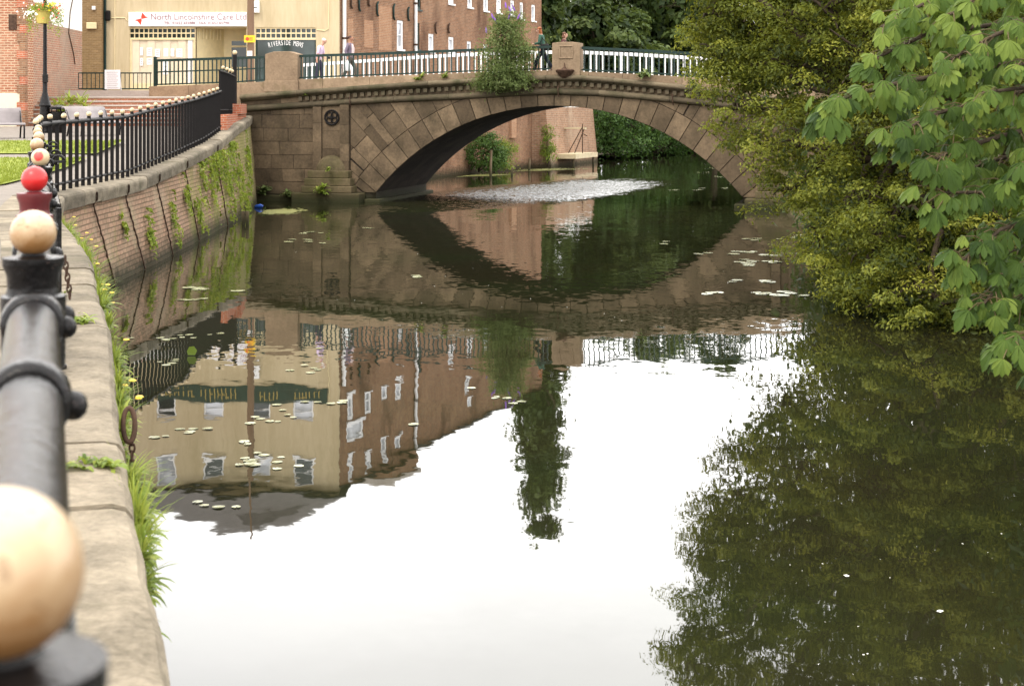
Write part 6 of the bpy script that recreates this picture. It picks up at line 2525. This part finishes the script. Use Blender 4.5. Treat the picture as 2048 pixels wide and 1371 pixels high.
    for i, (x, y, s) in enumerate(spots):
        p = on_water(x, y)
        o = proto if i == 0 else proto.copy()
        if i: COL.objects.link(o)
        o.location = (p.x, p.y, .006)
        o.scale = (s, s, s)
        o.rotation_euler = (0, 0, r.uniform(0, 6))
        if i == 0: tag(o, "larger white petal drifting on the dark water under the chestnut", "petal", "petals on the river")
        elif i == 1: tag(o, "largest white petal on the dark water, nearer the bank", "petal", "petals on the river")
        else: tag(o, "tiny white petal speck drifting on the water", "petal", "petals on the river")
    # scum mats by the bridge foot and the warehouse
    sm = paint("duckweed_scum", (.20, .20, .06), .5, .4, .4, 6)
    for i, (pts, lb) in enumerate([([(505, 428), (540, 431), (600, 429), (632, 420), (600, 415), (540, 418), (515, 420)], "yellow green duckweed scum at the foot of the bridge abutment"), ([(905, 354), (985, 352), (1030, 349), (960, 348)], "duckweed scum along the foot of the brick warehouse"), ([(1000, 344), (1060, 342), (1120, 341), (1220, 337), (1120, 335), (1040, 338)], "duckweed scum below the landing stage")]):
        W_ = [on_water(x, y) for x, y in pts]
        c = sum(W_, Vector()) / len(W_)
        n = 700
        wts = rng.dirichlet(np.ones(len(W_)) * .8, n)
        C = wts @ np.array([[q.x, q.y, .006] for q in W_])
        C[:, 2] += rng.uniform(0, .004, n)
        o = leaf_cloud("duckweed", C, np.tile([0, 0, 1.0], (n, 1)), rng.uniform(.08, .24, n), np.zeros(n), sm, origin=(c.x, c.y, 0), aspect=.9, fold=0)
        tag(o, lb, "duckweed", kind='stuff')


floaters()


# ------------------------------------------------------------------ people
def skin_mesh(name, pts, edges, mat, parent, tf, sub=2):
    me = bpy.data.meshes.new(name)
    me.from_pydata([tuple(tf(p[:3]) - wl(parent)) for p in pts], edges, [])
    me.materials.append(mat)
    o = bpy.data.objects.new(name, me)
    place(o, parent, wl(parent))
    md = o.modifiers.new("skin", 'SKIN')
    md.use_smooth_shade = True
    sv = me.skin_vertices[0].data
    for i, p in enumerate(pts):
        rx = p[3]
        sv[i].radius = (rx, p[4] if len(p) > 4 else rx)
    done = set()
    # a root in every island
    adj = {i: [] for i in range(len(pts))}
    for a, b in edges:
        adj[a].append(b)
        adj[b].append(a)
    seen = set()
    for i in range(len(pts)):
        if i in seen: continue
        sv[i].use_root = True
        st = [i]
        while st:
            q = st.pop()
            if q in seen: continue
            seen.add(q)
            st += adj[q]
    ss = o.modifiers.new("subdiv", 'SUBSURF')
    ss.levels = sub
    ss.render_levels = sub
    return o


def person(label, base, heading, h, top, legs_c, hair_c, skin_c, pose, long_hair=False, coat=None, shoe=(.02, .02, .022)):
    root = empty("person", base, label, "person")
    k = h / 1.75
    R = Matrix.Rotation(heading, 3, 'Z')
    lean = pose.get('lean', 0.0)
    def tf(p):
        x, y, z = p
        if z > .95: x += lean * (z - .95)
        return Vector(base) + R @ V(x * k, y * k, z * k)
    sk = paint(label[:12] + "_skin", skin_c, .6, .3, .08)
    ft = pose.get('feet', ((.22, .09), (-.2, .03)))      # forward offset and lift of left/right foot
    arms = pose['arms']                                  # elbow and wrist of left/right
    hd = pose.get('head', (.03, 0))
    hx = .02 + hd[0]
    P, E = [], []
    def ad(*p):
        P.append(p)
        return len(P) - 1
    pel = ad(0, 0, .95, .12, .10)
    bel = ad(0, 0, 1.12, .115, .09)
    che = ad(.01, 0, 1.30, .135, .10)
    nb = ad(.0, 0, 1.44, .07)
    nk = ad(.015 + hd[0] * .4, 0, 1.51, .052)
    h1 = ad(hx + .01, 0, 1.575, .068, .075)
    h2 = ad(hx + .012, 0, 1.65, .084, .092)
    h3 = ad(hx, 0, 1.705, .068, .07)
    E += [(pel, bel), (bel, che), (che, nb), (nb, nk), (nk, h1), (h1, h2), (h2, h3)]
    ns = ad(hx + .105, 0, 1.615, .013)
    E.append((h2, ns))
    wr, an = [], []
    for s, a, f in ((1, arms[0], ft[0]), (-1, arms[1], ft[1])):
        sh = ad(0, s * .175, 1.40, .052)
        el = ad(a[0][0], s * a[0][1], a[0][2], .040)
        wv = ad(a[1][0], s * a[1][1], a[1][2], .027)
        d = V(a[1][0] - a[0][0], s * (a[1][1] - a[0][1]), a[1][2] - a[0][2]).normalized()
        pm = V(a[1][0], s * a[1][1], a[1][2]) + d * .07
        pl = ad(*pm, .034, .022)
        E += [(che, sh), (sh, el), (el, wv), (wv, pl)]
        side = d.cross(V(1, 0, 0))
        side = side.normalized() if side.length > .1 else V(0, 1, 0)
        curl = V(.5, 0, -.3)
        for q in range(4):
            b0 = pm + side * ((q - 1.5) * .019) + d * .015
            L = (.062, .07, .066, .052)[q]
            i0 = ad(*b0, .009)
            i1 = ad(*(b0 + d * L * .55), .0085)
            i2 = ad(*(b0 + d * L * .85 + curl * .02), .007)
            E += [(i0, i1), (i1, i2)]
        b0 = pm - d * .04 + side * .028
        i0 = ad(*b0, .011)
        i1 = ad(*(b0 + side * .03 + d * .03), .010)
        i2 = ad(*(b0 + side * .035 + d * .06), .008)
        E += [(i0, i1), (i1, i2)]
        hp = ad(0, s * .088, .90, .085)
        kn = ad(f[0] * .5 + .05, s * .09, .50 + f[1] * .5, .058)
        ak = ad(f[0], s * .085, .09 + f[1], .040)
        to = ad(f[0] + .15, s * .095, .035 + f[1] * .7, .032)
        E += [(pel, hp), (hp, kn), (kn, ak), (ak, to)]
        wr.append((sh, el, wv))
        an.append((hp, kn, ak, to))
    skin_mesh("body", P, E, sk, root, tf)
    for sy in (-1, 1):      # eyes and ears
        pass
    ey = MB()
    for sy in (-1, 1):
        ey.ball(tf((hx + .088, sy * .033, 1.642)), .011 * k, 8)
    ey.build("eyes", M['black'], root)
    ear = MB()
    for sy in (-1, 1):
        c = tf((hx - .0, sy * .086, 1.625))
        ear.ball(c, .024 * k, 8, sq=1.4)
    ear.build("ears", sk, root)
    mo = MB()
    c0, c1 = tf((hx + .083, -.022, 1.575)), tf((hx + .083, .022, 1.575))
    mo.tube([c0, c0.lerp(c1, .5), c1], .006 * k, 6)
    mo.build("mouth", paint(label[:10] + "_lip", (skin_c[0] * .7, skin_c[1] * .45, skin_c[2] * .45), .5, .3, .05), root)
    # clothes
    tm = paint(label[:12] + "_top", top, .85, .1, .12, 6)
    S, SE = [], []
    def sd(*p):
        S.append(p)
        return len(S) - 1
    hem = pose.get('hem', .86)
    a0 = sd(0, 0, hem, .155, .125)
    a1 = sd(0, 0, 1.02, .148, .118)
    a2 = sd(0, 0, 1.16, .145, .115)
    a3 = sd(.01, 0, 1.32, .158, .122)
    a4 = sd(.0, 0, 1.45, .085, .08)
    SE += [(a0, a1), (a1, a2), (a2, a3), (a3, a4)]
    for j, s in enumerate((1, -1)):
        sh, el, wv = [P[q] for q in wr[j]]
        b = sd(*sh[:3], .068)
        c = sd(*el[:3], .056)
        SE += [(a3, b), (b, c)]
        fr = pose.get('sleeve', .9)
        wpt = V(*el[:3]).lerp(V(*wv[:3]), fr)
        if fr > .15:
            e = sd(*wpt, .043)
            SE.append((c, e))
    skin_mesh("shirt", S, SE, tm, root, tf)
    T, TE = [], []
    def td(*p):
        T.append(p)
        return len(T) - 1
    t0 = td(0, 0, .98, .125, .11)
    t1 = td(0, 0, .90, .135, .115)
    TE.append((t0, t1))
    for j in range(2):
        hp, kn, ak, to = [P[q] for q in an[j]]
        b = td(*hp[:2], hp[2] - .05, .098)
        c = td(*kn[:3], .076)
        e = td(ak[0], ak[1], ak[2] + .02, .066)
        TE += [(t1, b), (b, c), (c, e)]
    skin_mesh("trousers", T, TE, paint(label[:12] + "_trousers", legs_c, .85, .1, .15, 6), root, tf)
    sm = paint(label[:12] + "_shoe", shoe, .5, .3, .1)
    for j in range(2):
        hp, kn, ak, to = [P[q] for q in an[j]]
        skin_mesh("shoe", [(ak[0] - .04, ak[1], ak[2] - .04, .045), (ak[0] + .07, ak[1], to[2] + .006, .045, .04), (to[0] + .04, to[1], to[2], .036, .03)], [(0, 1), (1, 2)], sm, root, tf)
    hm = paint(label[:12] + "_hair", hair_c, .7, .3, .3, 40)
    hp_ = [(hx - .015, 0, 1.60, .080, .080), (hx - .025, 0, 1.68, .092, .096), (hx + .02, 0, 1.725, .074, .07)]
    he = [(0, 1), (1, 2)]
    if long_hair:
        hp_ += [(hx - .055, 0, 1.53, .075, .07), (hx - .07, 0, 1.44, .055, .05)]
        he += [(0, 3), (3, 4)]
    skin_mesh("hair", hp_, he, hm, root, tf)
    return root, tf, sk


def people():
    # man looking down
    v = 1.0
    s = bs(640, v)
    walk = lambda x, v, z=None: (lambda s_: tuple(B(s_, v, zdeck(s_) if z is None else z)))(bs(x, v))
    hd = math.atan2(BU.y, BU.x)
    r1, tf, sk = person("grey haired man in a pale lilac shirt looking down on the bridge", walk(637, 1.1), hd, 1.68, (.62, .50, .66), (.055, .055, .085), (.55, .52, .48), (.50, .28, .20),
           dict(lean=.22, head=(.07, 0), arms=(((.10, .22, 1.12), (.30, .16, 1.02)), ((.02, .23, 1.10), (.26, .17, .98))), feet=((.10, 0), (-.08, 0)), sleeve=.15, hem=.84))
    c = tf((.42, .0, .96))
    mb = MB()
    mb.box(c, (.13, .09, .09), hd)
    tag(mb.build("camera_case", M['black'], origin=tuple(c), bevel=.015), "small black case held by the man in lilac", "case")
    # woman with jacket and white bag
    r2, tf, sk = person("dark haired woman in a grey jacket carrying a white bag along the bridge", walk(700, 1.3), hd, 1.74, (.16, .13, .17), (.075, .07, .06), (.06, .03, .022), (.34, .17, .11),
           dict(lean=-.02, arms=(((-.06, .24, 1.14), (.02, .24, .90)), ((-.10, .24, 1.14), (-.02, .25, .90))), feet=((.26, 0), (-.24, .05)), sleeve=.95, hem=.80), long_hair=False)
    hm = bpy.data.materials.get("dark haired _hair")
    hb_ = MB()
    hb_.ball(tf((-.10, 0, 1.66)), .065, 10)
    hb_.build("hair_bun", hm, r2)
    ft = MB()
    ft.prism([tf((.135, -.07, .95)), tf((.135, .07, .95)), tf((.175, .08, 1.25)), tf((.12, .05, 1.42)), tf((.12, -.05, 1.42)), tf((.175, -.08, 1.25))], tf((-.06, 0, 0)) - tf((0, 0, 0)))
    ft.build("blouse_front", paint("pale_blouse", (.62, .50, .50), .8, .1, .1), r2, bevel=.01)
    bg_ = MB()
    c = tf((.0, -.27, .78))
    bg_.lathe(c + V(0, 0, -.40), [(.02, 0), (.10, .02), (.12, .12), (.10, .28), (.05, .36), (.015, .40), (.015, .44)], 12)
    o = bg_.build("carrier_bag", paint("white_bag_plastic", (.72, .78, .80), .4, .4, .05), origin=tuple(c))
    tag(o, "white plastic carrier bag hanging from the grey jacketed woman's hand", "bag")
    # woman in green walking left with a shoulder bag
    r3, tf, sk = person("auburn haired woman in a dark green top walking left behind the buddleia", walk(1085, .62), hd + math.pi, 1.72, (.045, .10, .075), (.018, .022, .032), (.26, .085, .03), (.48, .27, .20),
           dict(lean=.10, head=(.05, 0), arms=(((.06, .23, 1.14), (.28, .18, 1.10)), ((.04, .23, 1.14), (.26, .18, 1.12))), feet=((.30, 0), (-.36, .10)), sleeve=.9, hem=.76), long_hair=True)
    mb = MB()
    c = tf((-.14, .26, .98))
    mb.box(c, (.30, .10, .24), hd)
    bo = mb.build("shoulder_bag", M['blackfar'], origin=tuple(c), bevel=.04)
    tag(bo, "black shoulder bag carried by the woman in green", "bag")
    st = MB()
    st.tube([c + V(-.12, 0, .1), tf((-.02, .2, 1.30)), tf((0, .16, 1.46)), tf((-.10, .2, 1.28)), c + V(.12, 0, .1)], .012, 6)
    st.build("strap", M['blackfar'], bo)
    # woman behind the pier
    person("brown haired woman in a maroon coat half hidden behind the middle pier", walk(1127, 3.6), hd, 1.66, (.075, .035, .032), (.03, .03, .035), (.11, .05, .03), (.48, .28, .21),
           dict(lean=.03, head=(.03, 0), arms=(((.0, .24, 1.14), (.10, .22, .92)), ((-.04, .24, 1.14), (.02, .22, .90))), feet=((.2, 0), (-.2, .04)), sleeve=.95, hem=.72), long_hair=True)


people()
